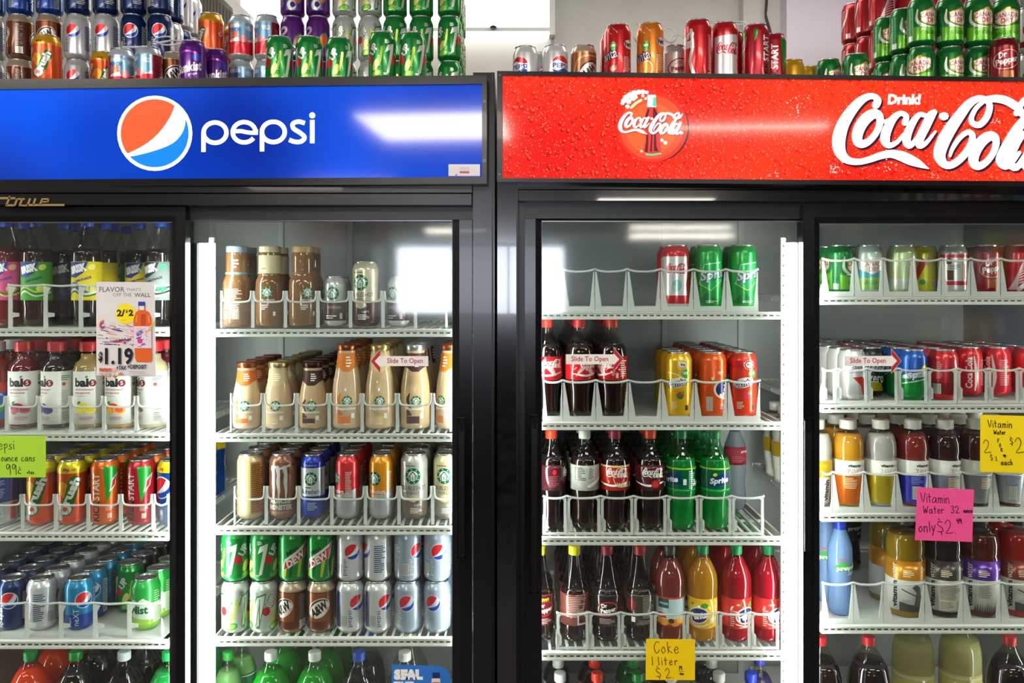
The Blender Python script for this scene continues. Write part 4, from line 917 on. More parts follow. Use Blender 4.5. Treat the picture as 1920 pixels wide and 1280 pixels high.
for i, (x, y, w, l) in enumerate([(-.88, -2.55, 1.12, .95), (1.5, -2.7, 1.25, .1), (-2.6, -6.2, 1.25, .5), (2.0, -7.6, 1.6, .35), (-1.2, -13.5, 1.3, .8), (3.4, -12.5, 2.0, .6), (4.0, -15.2, 2.4, 1.0), (-1.5, .1, 1.25, .3), (.9, .1, 1.25, .3), (-2.7, -.3, 1.25, .4), (3.0, -.3, 1.25, .4)]):
    ceiling_light(x, y, w, l, 'white fluorescent ceiling fitting over the aisle, %s of its run' % ORD[i])
ceiling_light(-.9, 2.35, 1.2, .3, 'unseen ceiling fitting added to light the stacked cola cans', 5.0); ceiling_light(.8, 2.45, 1.2, .3, 'unseen ceiling fitting added to light cans above the red cooler', 5.0)  # both added out of view to brighten back wall and top cans
struct(MB().box(-1.86, -1.60, -5.5, -5.2, 0, ZC, M('#4a4650', 'wall')).build('pillar'))
o = MB().box(-.75, .75, 0, .02, 0, .5, M('#e0607a', 'paper')).build('hanging_banner', None, (-2.6, -8.3, 2.15)); tag(o, 'pink cardboard banner hanging from the ceiling across the shop', 'banner')
# side aisle shelving with stock (seen only as reflections in the doors)
sh = empty('gondola_shelving', (3.3, -4.2, 0)); gm = M('#8a8690', 'paper')
for z in (.2, .65, 1.1, 1.55, 2.0): MB().box(-.22, .22, -3.0, 3.0, z, z+.03, gm).build('shelf_board', sh)
MB().box(.22, .25, -3.0, 3.0, 0, 2.3, M('#4a444c', 'paper')).build('back_panel', sh)
tag(sh, 'long grey aisle shelving stocked with coloured cartons', 'shelving')
BOXC = ['#c03028', '#d8a020', '#2a4fa0', '#e8e2d8', '#2f8a4a', '#7a2f6a', '#e06a20', '#5a3a2a', '#d8d050', '#3a8ab0']
protos = {}
for z in (1.13, 1.58, 2.03):
    y = -7.0
    while y < -1.3:
        c = BOXC[R.randrange(10)]; h = R.choice((.2, .26, .3)); kk = (c, h)
        if kk not in protos:
            mb = MB().box(-.08, .08, -.06, .06, 0, h, M(c, 'paper')); mb.box(-.082, -.08, -.045, .045, h*.35, h*.75, M('#f0ece4', 'paper')); protos[kk] = o = mb.build('carton')
        else: o = protos[kk].copy(); COL.objects.link(o)
        o.location = (3.2, y, z+.002)
        o['label'] = 'coloured grocery carton on the aisle shelving'; o['category'] = 'carton'; o['group'] = 'cartons on the aisle shelving'
        y += R.choice((.15, .18, .24))
ct = empty('added_shelving', (.2, -1.9, 0)); cm = M('#2a2a2e', 'paper')  # unseen, added to darken lower door reflections and block floor light
MB().box(-3.2, 2.6, -.03, .03, 0, 1.34, cm).build('back_panel', ct)
for z in (.1, .5, .9, 1.3): MB().box(-3.2, 2.6, .03, .34, z, z+.03, cm).build('shelf_board', ct)
tag(ct, 'low dark shelving added out of view to darken door reflections', 'shelving')
# bright fitting and soffit behind the coolers
def lampbox(px0, px1, py0, py1, d):
    z0, z1, x0, x1 = PZ(py1, d), PZ(py0, d), PX(px0, d), PX(px1, d); xm = (x0+x1)/2
    o = empty('wall_light', (xm, d, z0)); x0, x1, z1 = x0-xm, x1-xm, z1-z0
    lm = M('#fffdf6', 'lamp', 3.0); fm = M('#f4f4f0', 'paper')
    MB().box(x0, x1, .0, .045, .028, z1, lm).build('diffuser', o)
    f = MB(); f.box(x0-.03, x1, -.004, .045, .014, .028, fm); f.box(x1, x1+.022, -.006, .045, .0, z1+.02, fm); f.box(x0-.03, x0, -.006, .045, .0, z1+.02, fm); f.build('frame', o)
    MB().box(x0-.03, x1, -.004, .045, .0, .014, lm).build('glowing_lip', o)
    c = PX(925, d)-xm; MB().prism([(c-.013, .026), (c-.005, .019), (c+.005, .019), (c+.013, .026), (c+.005, .031), (c-.005, .031)], -.02, -.004, M('#3a4a52', 'metal')).build('latch', o)
    tag(o, 'large glowing white light panel high on the back wall', 'light panel')
lampbox(452, 1030, -108, 66, 3.05)
so = MB(); d = 3.0
so.prism([(PX(236, d), PZ(68, d)), (PX(447, d), PZ(68, d)), (PX(447, d), PZ(33, d)), (PX(404, d), PZ(-3, d)), (PX(404, d), 2.79), (PX(236, d), 2.79)], d, 3.04, M('#8a857c', 'paper'))
for i in range(34):
    px = 240+i*6.1; top_ = 2.78 if px < 402 else PZ(-3+(px-404)*36/43, d)
    x = PX(px, d); so.box(x, x+.005, d-.006, d, PZ(67, d), top_-.004, M('#6a655c', 'paper'))
so = so.build('ribbed_panel'); tag(so, 'ribbed grey brown panel on back wall above stacked cola cans', 'panel')
tr = MB().prism([(PX(398, d), PZ(-22, d)), (PX(414, d), PZ(-22, d)), (PX(478, d), PZ(36, d)), (PX(470, d), PZ(50, d))], d-.03, d-.007, M('#ecebe6', 'paper')).build('trim_1'); struct(tr)
tr = MB().box(PX(1388, 3.08), PX(1470, 3.08), 3.04, 3.1, 0, 2.8, M('#d8d5cf', 'wall')).build('trim_2'); struct(tr)
tr = MB().box(PX(1470, 3.0), PX(1720, 3.0), 2.97, 3.1, 0, 2.8, M('#e4dcea', 'wall')).build('trim_3'); struct(tr)
tr = MB().box(PX(1036, 3.0), PX(1041, 3.0), 3.085, 3.1, 0, 2.8, M('#a8a6a0', 'wall')).build('trim_4'); struct(tr)
P = [(PX(a, 3.02), 3.02, PZ(b, 3.02)) for a, b in ((1440, -40), (1437, 10), (1436, 30), (1441, 48), (1444, 62), (1442, 90))]
o = MB().tube(catmull(P, 4), .005, M('#1c1c1e', 'plastic')).build('cable'); tag(o, 'thin black cable hanging down the pale back wall', 'cable')

# ------------------------------------------------------------------ coolers
def pane_plane(kk, x0):      # slightly splayed sign plane: depth grows by kk per metre away from x0
    def hp(px, py, off=0.0):
        s = (px-CX)/F
        sg = -1 if x0 < -.02 else 1
        d = (1.76-sg*kk*x0)/(1-sg*kk*s)
        d -= off
        return (s*(d+off), d, CZ-(py-CY)/F*(d+off))
    return hp
def sign_fx(base, tint, strength, drops=False):
    m, nt, out = newmat('sign_face_'+base.strip('#'))
    p = nt.nodes.new('ShaderNodeBsdfPrincipled'); p.inputs['Roughness'].default_value = .075; p.inputs['Coat Weight'].default_value = .15
    t = nt.nodes.new('ShaderNodeTexCoord')
    r = nt.nodes.new('ShaderNodeValToRGB'); r.color_ramp.elements[0].color = lin(base); r.color_ramp.elements[1].color = lin(tint)
    n = nt.nodes.new('ShaderNodeTexNoise'); n.inputs['Scale'].default_value = 2.2; n.inputs['Detail'].default_value = 1
    r.color_ramp.elements[0].position = .38; r.color_ramp.elements[1].position = .66
    nt.links.new(t.outputs['Object'], n.inputs['Vector']); nt.links.new(n.outputs['Fac'], r.inputs[0])
    src = r.outputs[0]
    if drops:
        for sc, col, lo, hi, rnd in ((62, '#8a080c', .36, .26, 1), (150, '#ffb090', .2, .1, 1), (52, '#ff6a50', .2, .12, 1), (230, '#ff9070', .22, .12, 1)):
            v = nt.nodes.new('ShaderNodeTexVoronoi'); v.inputs['Scale'].default_value = sc; v.inputs['Randomness'].default_value = rnd
            mp = nt.nodes.new('ShaderNodeMapping'); mp.inputs['Location'].default_value = (0, 0, .004 if sc == 52 else sc*.01)
            if sc == 52: v.inputs['Scale'].default_value = 62; mp.inputs['Location'].default_value = (-.002, 0, .62-.0026)
            nt.links.new(t.outputs['Object'], mp.inputs['Vector']); nt.links.new(mp.outputs[0], v.inputs['Vector'])
            k = nt.nodes.new('ShaderNodeMapRange'); k.inputs['From Min'].default_value = lo; k.inputs['From Max'].default_value = hi
            nt.links.new(v.outputs['Distance'], k.inputs['Value'])
            x = nt.nodes.new('ShaderNodeMix'); x.data_type = 'RGBA'; x.inputs['B'].default_value = lin(col)
            g = nt.nodes.new('ShaderNodeMath'); g.operation = 'MULTIPLY'; g.inputs[1].default_value = (.5, .85, .6, .5)[(62, 150, 52, 230).index(sc)]
            nt.links.new(k.outputs[0], g.inputs[0]); nt.links.new(g.outputs[0], x.inputs['Factor']); nt.links.new(src, x.inputs['A']); src = x.outputs['Result']
    nt.links.new(src, p.inputs['Base Color']); nt.links.new(src, p.inputs['Emission Color']); p.inputs['Emission Strength'].default_value = strength
    nt.links.new(p.outputs[0], out.inputs[0]); return m

def door(root, px0, px1, py_g, py_t, d, gx0, gx1, hx, hy0, hy1):
    """sliding door: outer px0..px1, glass gx0..gx1 wide, top edge py_t, glass top py_g; d = depth of its front face"""
    o = empty('sliding_door', (0, 0, 0)); o.parent = root
    X0, X1, G0, G1 = (PX(q, d) for q in (px0, px1, gx0, gx1)); ZT, ZG, ZB = PZ(py_t, d), PZ(py_g, d), .16
    f = MB(); b = d+.028
    for A_, B_, C_, D_ in (((X0, ZT), (X0, ZB), (G0, ZB+.05), (G0, ZG)), ((X1, ZB), (X1, ZT), (G1, ZG), (G1, ZB+.05)), ((X1, ZT), (X0, ZT), (G0, ZG), (G1, ZG)), ((X0, ZB), (X1, ZB), (G1, ZB+.05), (G0, ZB+.05))):
        q = [A_, B_, C_, D_]
        # mitred member with a shallow chamfer towards the glass
        mx = [((A_[0]*.35+D_[0]*.65), (A_[1]*.35+D_[1]*.65)), ((B_[0]*.35+C_[0]*.65), (B_[1]*.35+C_[1]*.65))]
        P3 = lambda p, y: (p[0], y, p[1])
        f.face([P3(A_, d), P3(B_, d), P3(mx[1], d), P3(mx[0], d)], BLK); f.face([P3(mx[0], d), P3(mx[1], d), P3(C_, d+.007), P3(D_, d+.007)], BLK2)
        f.face([P3(D_, d+.007), P3(C_, d+.007), P3(C_, b), P3(D_, b)], BLK); f.face([P3(B_, d), P3(A_, d), P3(A_, b), P3(B_, b)], BLK); f.face([P3(A_, b), P3(D_, b), P3(C_, b), P3(B_, b)], BLK)
    f.build('door_frame', o)
    e = .0022; am = M('#8d8f94', 'metal')
    g = MB(); g.box(G0, G1, d+.010, d+.014, ZG-e, ZG, am); g.box(G0, G0+e*.7, d+.010, d+.014, ZB, ZG, M('#3a3b42', 'metal')); g.box(G1-e*.7, G1, d+.010, d+.014, ZB, ZG, M('#3a3b42', 'metal')); g.build('glass_seal', o)
    MB().box(G0, G1, d+.0125, d+.0185, ZB+.045, ZG-e, M('#f6faf8', 'pane')).build('glass_pane', o)
    if hx:
        h = MB(); a, c, z0, z1 = PX(hx[0], d), PX(hx[1], d), PZ(hy1, d), PZ(hy0, d)
        h.box(a, c, d-.004, d+.001, z0, z1, DARK); h.box(a, a+.003, d-.007, d-.004, z0, z1, BLK); h.box(c-.003, c, d-.007, d-.004, z0, z1, BLK); h.box(a, c, d-.007, d-.004, z1-.004, z1, BLK); h.box(a, c, d-.007, d-.004, z0, z0+.004, BLK)
        h.prism([(a+.003, z1-.004), (a+.006, z1-.03), (c-.006, z1-.03), (c-.003, z1-.004)], d-.006, d-.004, BLK2)
        h.build('handle', o)
    return o
WHITE = M('#e6e8e4', 'wire'); SLOT = M('#23231f', 'paper')
def shelf(root, x0, x1, py, slots=True):
    z = PZ(py, 1.89); rb = MB().box(x0, x1, 1.885, 1.897, z-.0176, z, WHITE); rb.box(x0, x1, 1.8822, 1.885, z-.0176, z-.0135, WHITE); rb.box(x0, x1, 1.8822, 1.885, z-.0035, z, WHITE)
    n = int((x1-x0)/.0157)
    for i in range(n):
        a = x0+.006+i*.0157; rb.box(a, a+.0095, 1.8842, 1.8852, z-.0098, z-.0072, SLOT)
    rb.box(x0, x1, 2.43, 2.44, z-.012, z, WHITE)
    o = rb.build('shelf', root)
    w = MB(); n = int((x1-x0)/.021)
    for i in range(n+1):
        a = x0+.004+(x1-x0-.012)*i/n; w.box(a, a+.006 if i % 2 else a+.004, 1.897, 2.43, z-.0065, z-.001, WHITE)
    for y in (2.05, 2.25): w.box(x0, x1, y, y+.006, z-.012, z-.0065, WHITE)
    for a in (x0+.002, x1-.008): w.box(a, a+.006, 1.897, 2.43, z-.017, z-.0065, WHITE)
    w.build('wire_grid', o); return z
def standard(root, x, y):
    m = MB().box(x-.0055, x+.0055, y, y+.008, .3, CZ+.12, M('#c9cdca', 'paper'))
    z = .32
    while z < CZ+.1: m.box(x-.0018, x+.0018, y-.0006, y, z, z+.006, SLOT); z += .0235
    m.build('shelf_standard', root)
def tube_lamp(root, x0, x1, ztop, y, back):
    """upright fluorescent tube beside the centre post; hidden ones are added to brighten the stock; back = housing strip on the post's side"""
    o = MB().box(back[0], back[1], y-.006, y+.02, .24, ztop, M('#060607', 'paper')).build('lamp_housing', root)
    L = MB(); lm = M('#fbfff8', 'lamp', TUBE); c, r = (x0+x1)/2, (x1-x0)/2; n = 20
    P = [(c+r*math.cos(2*math.pi*i/n), y+.012*math.sin(2*math.pi*i/n)) for i in range(n)]
    for i in range(n):
        a, b = P[i-1], P[i]; L.face([(a[0], a[1], .26), (b[0], b[1], .26), (b[0], b[1], ztop), (a[0], a[1], ztop)], lm, True)
    L.face([(p[0], p[1], ztop) for p in P], lm)
    L.build('lamp_tube', o)

def cooler(x0, x1, name_label, ins):
    root = empty('drinks_cooler', ((x0+x1)/2, 2.2, 0)); inv = Matrix.Translation(-root.location)
    t = .012; LN = M('#a4a8a6', 'plastic')
    c = MB(); c.box(x0, x0+t, 1.90, 2.55, .05, 2.012, BLK); c.box(x1-t, x1, 1.90, 2.55, .05, 2.012, BLK); c.box(x0+t, x1-t, 1.90, 2.55, 2.0, 2.012, BLK); c.box(x0+t, x1-t, 2.538, 2.55, .05, 2.0, BLK); c.box(x0+t, x1-t, 1.86, 2.538, .0, .14, BLK)
    c.build('cabinet', root)
    a, b = ins
    l = MB(); l.box(a-.02, a, 1.90, 2.5, .2, 1.74, LN); l.box(b, b+.02, 1.90, 2.5, .2, 1.74, LN); l.box(a, b, 2.48, 2.5, .2, 1.74, LN); l.box(a, b, 1.90, 2.48, 1.72, 1.74, LN); l.box(a, b, 1.90, 2.48, .2, .22, LN)
    for q in (.33, .5, .67): l.box(a+(b-a)*q-.008, a+(b-a)*q+.008, 2.468, 2.48, .22, 1.72, M('#b4b8b6', 'paper'))
    l.build('liner', root)
    tag(root, name_label, 'cooler'); return root
def fix(root):
    """children were built in world space: shift them under the root's base"""
    for ch in root.children:
        if ch.type == 'EMPTY' or ch.type == 'MESH': ch.location = Vector(ch.location)-root.location

# ---- blue cooler
PB = cooler(-1.36, -.0396, 'black two-door drinks cooler with a lit blue sign', (-1.34, -.087))
hp = pane_plane(.041, PX(912, 1.76))
def quad(mb, hp, c, off, thick, m):   # c: four px corners ccw from lower-left
    f = [hp(*q, off) for q in c]; b = [(p[0], p[1]+thick, p[2]) for p in f]; mb.hexa(f+b, m)
def pepsi_word(A):
    w = '#f6f8fb'
    A.ring(930, -360, 117, 106, 38, w, 40); A.rect(812, -525, 850, -360, w)
    A.ring(1430, -354, 117, 106, 38, w, 40); A.rect(1314, -521, 1352, -354, w)
    A.stroke([(1293, -352)]+arc(1180, -357, 98, 87, 8, 325, 30), 37, w, 0, False); A.stroke([(1092, -352), (1150, -347), (1220, -360), (1298, -362)], 34, w, 4, False)
    A.stroke([(1700, -280), (1645, -266), (1598, -285), (1604, -325), (1660, -362), (1698, -400), (1672, -434), (1620, -440), (1566, -422)], 38, w, 5, False)
    A.rect(1744, -451, 1784, -252, w); A.ell(1764, -213, 26, 26, w, 20)
sb = empty('sign_box'); sb.parent = PB
mb = MB(); quad(mb, hp, [(-150, 340), (906, 333), (906, 155), (-150, 170)], -.004, .10, BLK); mb.build('sign_housing', sb)
mb = MB(); quad(mb, hp, [(-150, 338), (905, 332.5), (905, 157), (-150, 169)], 0.0, .004, sign_fx('#04248c', '#084cd8', .62))
A = Art('gloss', .95)
K = lambda u, v: (200+u/4.571, 170-v/4.571)
A.globe(413, -365, 322, '#f7f9fb', '#e8502e', '#1470dc', '#f7f9fb', .907); pepsi_word(A)
A.flat(mb, lambda u, v, l: hp(*K(u, v), .0006+.00015*l)); mb.build('sign_panel', sb)
mb = MB()
quad(mb, hp, [(-150, 170), (913, 158), (913, 142), (-150, 152)], .005, .12, BLK); quad(mb, hp, [(-150, 352), (913, 345), (913, 332), (-150, 338)], .005, .12, BLK); quad(mb, hp, [(904, 336), (913, 336), (913, 150), (904, 150)], .0055, .12, BLK2)
mb.build('sign_frame', sb)
for py in (191, 302):
    mb = MB(); A = Art('metal'); A.ell(908.5, -py, 3, 3, '#5a5a5e', 12); A.ell(908.5, -py, 1.2, 1.2, '#1a1a1c', 6); A.flat(mb, lambda u, v, l: hp(u, -v, .0066+.0002*l)); mb.build('screw', sb)
mb = MB(); quad(mb, hp, [(841, 330), (900, 330), (900, 308), (841, 308)], .0014, .0008, M('#e9e6ea', 'paper')); A = Art('paper'); A.lines(862, -324, 882, -313, 3, '#c8c4d4'); A.rect(862, -325, 880, -321, '#c8606a'); A.poly([(853, -328), (858, -326), (856, -330)], '#d8482a'); A.flat(mb, lambda u, v, l: hp(u, -v, .0018+.0002*l)); mb.build('white_sticker', sb)
# front frame
m = MB(); m.box(PX(887, 1.8), PX(927.5, 1.8), 1.80, 1.90, .05, 2.0, M('#101016', 'black')); m.box(PX(922, 1.8), PX(925, 1.8), 1.797, 1.80, .05, 2.0, DARK); m.build('frame_post', PB)
m = MB(); m.box(-1.36, -1.32, 1.80, 1.90, .05, 2.0, BLK); m.build('frame_post', PB)
m = MB(); m.box(PX(337, 1.88), PX(357, 1.88), 1.878, 1.90, .14, 1.72, M('#0a0a0b', 'paper')); m.build('centre_post', PB)
m = MB(); m.box(-1.32, PX(885, 1.79), 1.79, 1.90, PZ(361, 1.79), PZ(345, 1.79), M('#0e0e14', 'black')); m.box(-1.32, PX(884, 1.795), 1.795, 1.90, PZ(384, 1.795), PZ(363.5, 1.795), M('#0e0e14', 'black')); m.box(-1.32, PX(887, 1.82), 1.84, 1.905, PZ(410, 1.82), PZ(345, 1.82), DARK); m.build('top_rail', PB)
m = MB(); A = Art('metal'); T = lambda u, v: (u/8.727, -(330-v/8.727))
for st, w in (([(-60, 358), (235, 358)], 34), ([(150, 325), (85, 478)], 34), ([(72, 475), (220, 475)], 34), ([(222, 482), (268, 365)], 34), ([(255, 372), (392, 372)], 28), ([(350, 372), (300, 482)], 34), ([(292, 478), (430, 478)], 26), ([(478, 362), (432, 482)], 34), ([(566, 362), (528, 470)], 34), ([(430, 470), (1040, 470)], 34), ([(680, 365), (638, 470)], 34), ([(676, 372), (800, 372)], 26), ([(788, 362), (765, 425)], 30), ([(660, 418), (775, 418)], 22)):
    A.stroke([T(u, -v) if 0 else (u/8.727, -(330+v/8.727)) for u, v in st], w/8.727, '#b49a62', 0, False, keep=True)
A.flat(m, lambda u, v, l: (PX(u, 1.79), 1.7935-.0004*l, PZ(-v, 1.79))); m.build('name_badge', PB)
door(PB, -130, 347.5, 415, 387, 1.815, -100, 320, (-125, -111), 790, 1045)
door(PB, 318, 885, 412, 390, 1.845, 346, 848.5, (857.5, 873), 783, 1044)
tube_lamp(PB, PX(373, 1.87), PX(403, 1.87), PZ(456, 1.87), 1.871, (PX(360, 1.87), PX(371, 1.87)))
tube_lamp(PB, PX(322, 1.87), PX(331, 1.87), PZ(456, 1.87), 1.871, (PX(332, 1.87), PX(336, 1.87)))  # added tube hidden by the stile, brightens the poster door shelves
tube_lamp(PB, PX(858, 1.874), PX(867, 1.874), PZ(440, 1.87), 1.884, (PX(868, 1.87), PX(872, 1.87)))  # unseen side tube added to brighten the shelf fronts
tube_lamp(PB, -1.33, -1.318, PZ(440, 1.87), 1.884, (-1.337, -1.332))  # added off-view tube, lights the outer end of the shelves
standard(PB, PX(395.5, 1.905)+.002, 1.902); standard(PB, -.80+.0, 1.906)
SHA = [616, 811.5, 998, 1199.5]; SHB = [617, 813, 986.5, 1194.5]; SHC = [584.5, 791, 1006, 1221]; SHD = [557, 758.5, 962, 1171]
ZA = [shelf(PB, -1.335, -.809, p) for p in SHA]+[.318]; ZB_ = [shelf(PB, PX(396, 1.89), -.09, p) for p in SHB]+[.317]
m = MB().box(-1.335, -.09, 1.89, 2.46, .300, .316, WHITE); m.build('bottom_shelf', PB)
fix(PB)
# ---- red cooler
PR = cooler(-.0336, 1.42, 'black two-door drinks cooler with a lit red sign', (.013, 1.40))
hr = pane_plane(.031, PX(932, 1.76))
sb = empty('sign_box'); sb.parent = PR
mb = MB(); quad(mb, hr, [(940, 335), (2095, 341), (2095, 155), (940, 139)], -.004, .10, BLK); mb.build('sign_housing', sb)
mb = MB(); quad(mb, hr, [(942, 334), (2092, 341), (2092, 154), (942, 140)], 0.0, .004, sign_fx('#c80c10', '#f0341a', .60, True))
A = Art('gloss', .95)
c1 = lambda x, y: (1140+x/8.535, -(160+y/8.535))
# round emblem with bottle
def pp(L): return [c1(*q) for q in L]
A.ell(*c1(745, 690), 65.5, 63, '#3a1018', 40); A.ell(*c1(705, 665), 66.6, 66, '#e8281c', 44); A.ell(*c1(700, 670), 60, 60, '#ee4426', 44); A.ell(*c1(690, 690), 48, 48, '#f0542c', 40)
for x, y, r in ((250, 250, 5), (290, 200, 6), (350, 160, 6), (420, 130, 6), (490, 110, 5), (560, 105, 4.5), (620, 115, 3.5), (330, 260, 5), (310, 340, 4), (400, 210, 5), (230, 290, 3.5), (555, 170, 3), (440, 190, 4), (600, 215, 2.4), (860, 880, 3), (915, 920, 3.5), (535, 1055, 2.2)): A.ell(*c1(x, y), r, r*.95, '#f7f0ee', 12)
A.stroke(pp([(370, 360), (450, 285), (530, 240)]), 5, '#f8c89a', 3)
A.poly(pp([(625, 170), (640, 155), (755, 155), (765, 170), (760, 230), (770, 350), (622, 350), (632, 230)]), '#dfe6f2'); A.poly(pp([(722, 200), (762, 190), (768, 345), (715, 340)]), '#2fc0a0')
A.poly(pp([(622, 350), (770, 350), (800, 440), (850, 560), (820, 700), (830, 860), (845, 1040), (840, 1100), (720, 1125), (600, 1100), (560, 1040), (600, 860), (590, 740), (570, 560), (600, 440)]), '#b8302a')
for L in ([(640, 370), (600, 480), (590, 540), (620, 540), (660, 400)], [(720, 370), (745, 370), (800, 480), (790, 560), (715, 560)], [(610, 790), (640, 800), (640, 920), (630, 1080), (585, 1060), (610, 900)], [(690, 780), (710, 780), (700, 1060), (670, 1060)], [(735, 780), (765, 790), (770, 960), (800, 1060), (730, 1050)]): A.poly(pp(L), '#4a1420')
A.poly(pp([(590, 1085), (700, 1100), (840, 1080), (850, 1100), (720, 1130), (610, 1120)]), '#35b890')
b0 = c1(160, 430); b1 = c1(1200, 785)
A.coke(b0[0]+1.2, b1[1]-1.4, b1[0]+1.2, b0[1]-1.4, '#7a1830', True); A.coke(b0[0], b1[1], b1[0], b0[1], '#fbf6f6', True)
# big script with its shadow
L0, L1, T0, T1 = 1550+50/5.189, 1550+2151/5.189, -(160+815/5.189), -(160+85/5.189)
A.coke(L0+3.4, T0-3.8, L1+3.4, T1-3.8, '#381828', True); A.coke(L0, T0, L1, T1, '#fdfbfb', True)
A.text('Drink!', 1664, -197, 1725, -176, '#fbf4f0', bold=.05, shear=.08)
q = random.Random(3)
for x, y, w, h, n in ((1495, 205, 36, 34, 20), (1562, 318, 26, 22, 26), (1660, 310, 24, 18, 12), (1865, 228, 24, 14, 12), (1450, 328, 16, 8, 6), (1745, 330, 28, 8, 8)):
    for i in range(n): A.ell(x+q.gauss(0, w*.3), -(y+q.gauss(0, h*.3)), q.uniform(.6, 1.8), q.uniform(.5, 1.4), '#f6cfc4', 6); A.layer = 70
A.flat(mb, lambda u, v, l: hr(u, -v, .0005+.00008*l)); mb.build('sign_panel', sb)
mb = MB(); quad(mb, hr, [(932, 142), (2095, 156), (2095, 148), (932, 134)], .005, .12, BLK); quad(mb, hr, [(932, 341), (2095, 351), (2095, 341), (932, 334)], .005, .12, BLK); quad(mb, hr, [(932, 340), (942.5, 340), (942.5, 136), (932, 136)], .0055, .12, BLK); mb.build('sign_frame', sb)
for px, py in ((937, 327), (937, 142)):
    mb = MB(); A = Art('metal'); A.ell(px, -py, 2.2, 2.2, '#4a4a4c', 10); A.flat(mb, lambda u, v, l: hr(u, -v, .0062)); mb.build('screw', sb)
GREYM = noisy('worn_black_paint', '#0a0a0e', '#17171d', 40, .14, 1.0)
m = MB(); m.box(PX(932.5, 1.8), PX(968, 1.8), 1.80, 1.90, .05, 2.0, GREYM); m.box(PX(968, 1.8), PX(971, 1.8), 1.803, 1.90, .05, 2.0, DARK); m.build('frame_post', PR)
m = MB(); m.box(1.39, 1.42, 1.80, 1.90, .05, 2.0, BLK); m.build('frame_post', PR)
m = MB(); m.box(PX(1500, 1.88), PX(1519, 1.88), 1.878, 1.90, .14, 1.72, M('#0a0a0b', 'paper')); m.build('centre_post', PR)
m = MB(); m.box(PX(970, 1.79), 1.39, 1.79, 1.90, PZ(354.5, 1.79), PZ(341, 1.79), GREYM); m.box(PX(972, 1.795), 1.39, 1.795, 1.90, PZ(376, 1.795), PZ(356.5, 1.795), GREYM); m.box(PX(970, 1.82), 1.39, 1.84, 1.905, PZ(408, 1.82), PZ(345, 1.82), DARK); m.build('top_rail', PR)
m = MB(); m.box(PX(970, 1.82), PX(984, 1.82), 1.83, 1.90, .14, PZ(380, 1.82), DARK); m.build('door_channel', PR)
door(PR, 984, 1534, 413, 384, 1.845, 1015, 1503, (994, 1010), 778, 1110)
door(PR, 1506, 2085, 418, 384, 1.815, 1538.5, 2045, (1507, 1524), 784, 1035)
tube_lamp(PR, PX(1475, 1.87), PX(1494, 1.87), PZ(455, 1.87), 1.871, (PX(1495, 1.87), PX(1499, 1.87)))
tube_lamp(PR, PX(1525, 1.87), PX(1535, 1.87), PZ(455, 1.87), 1.871, (PX(1520, 1.87), PX(1524, 1.87)))  # added tube hidden by the stile, lights the note door shelves
tube_lamp(PR, PX(995, 1.874), PX(1006, 1.874), PZ(440, 1.87), 1.884, (PX(990, 1.87), PX(994, 1.87)))  # unseen side tube added to light bottles near the frame
tube_lamp(PR, 1.365, 1.38, PZ(440, 1.87), 1.884, (1.382, 1.387))  # added off-view tube for more light on the outer shelves
standard(PR, PX(1468, 1.905), 1.902)
ZCb = [shelf(PR, .02, PX(1473, 1.89), p) for p in SHC]+[.333]; ZD = [shelf(PR, .729, 1.39, p) for p in SHD]+[.355]
m = MB().box(.02, .70, 1.89, 2.46, .315, .331, WHITE); m.box(.729, 1.39, 1.89, 2.46, .337, .353, WHITE); m.build('bottom_shelf', PR)
fix(PR)

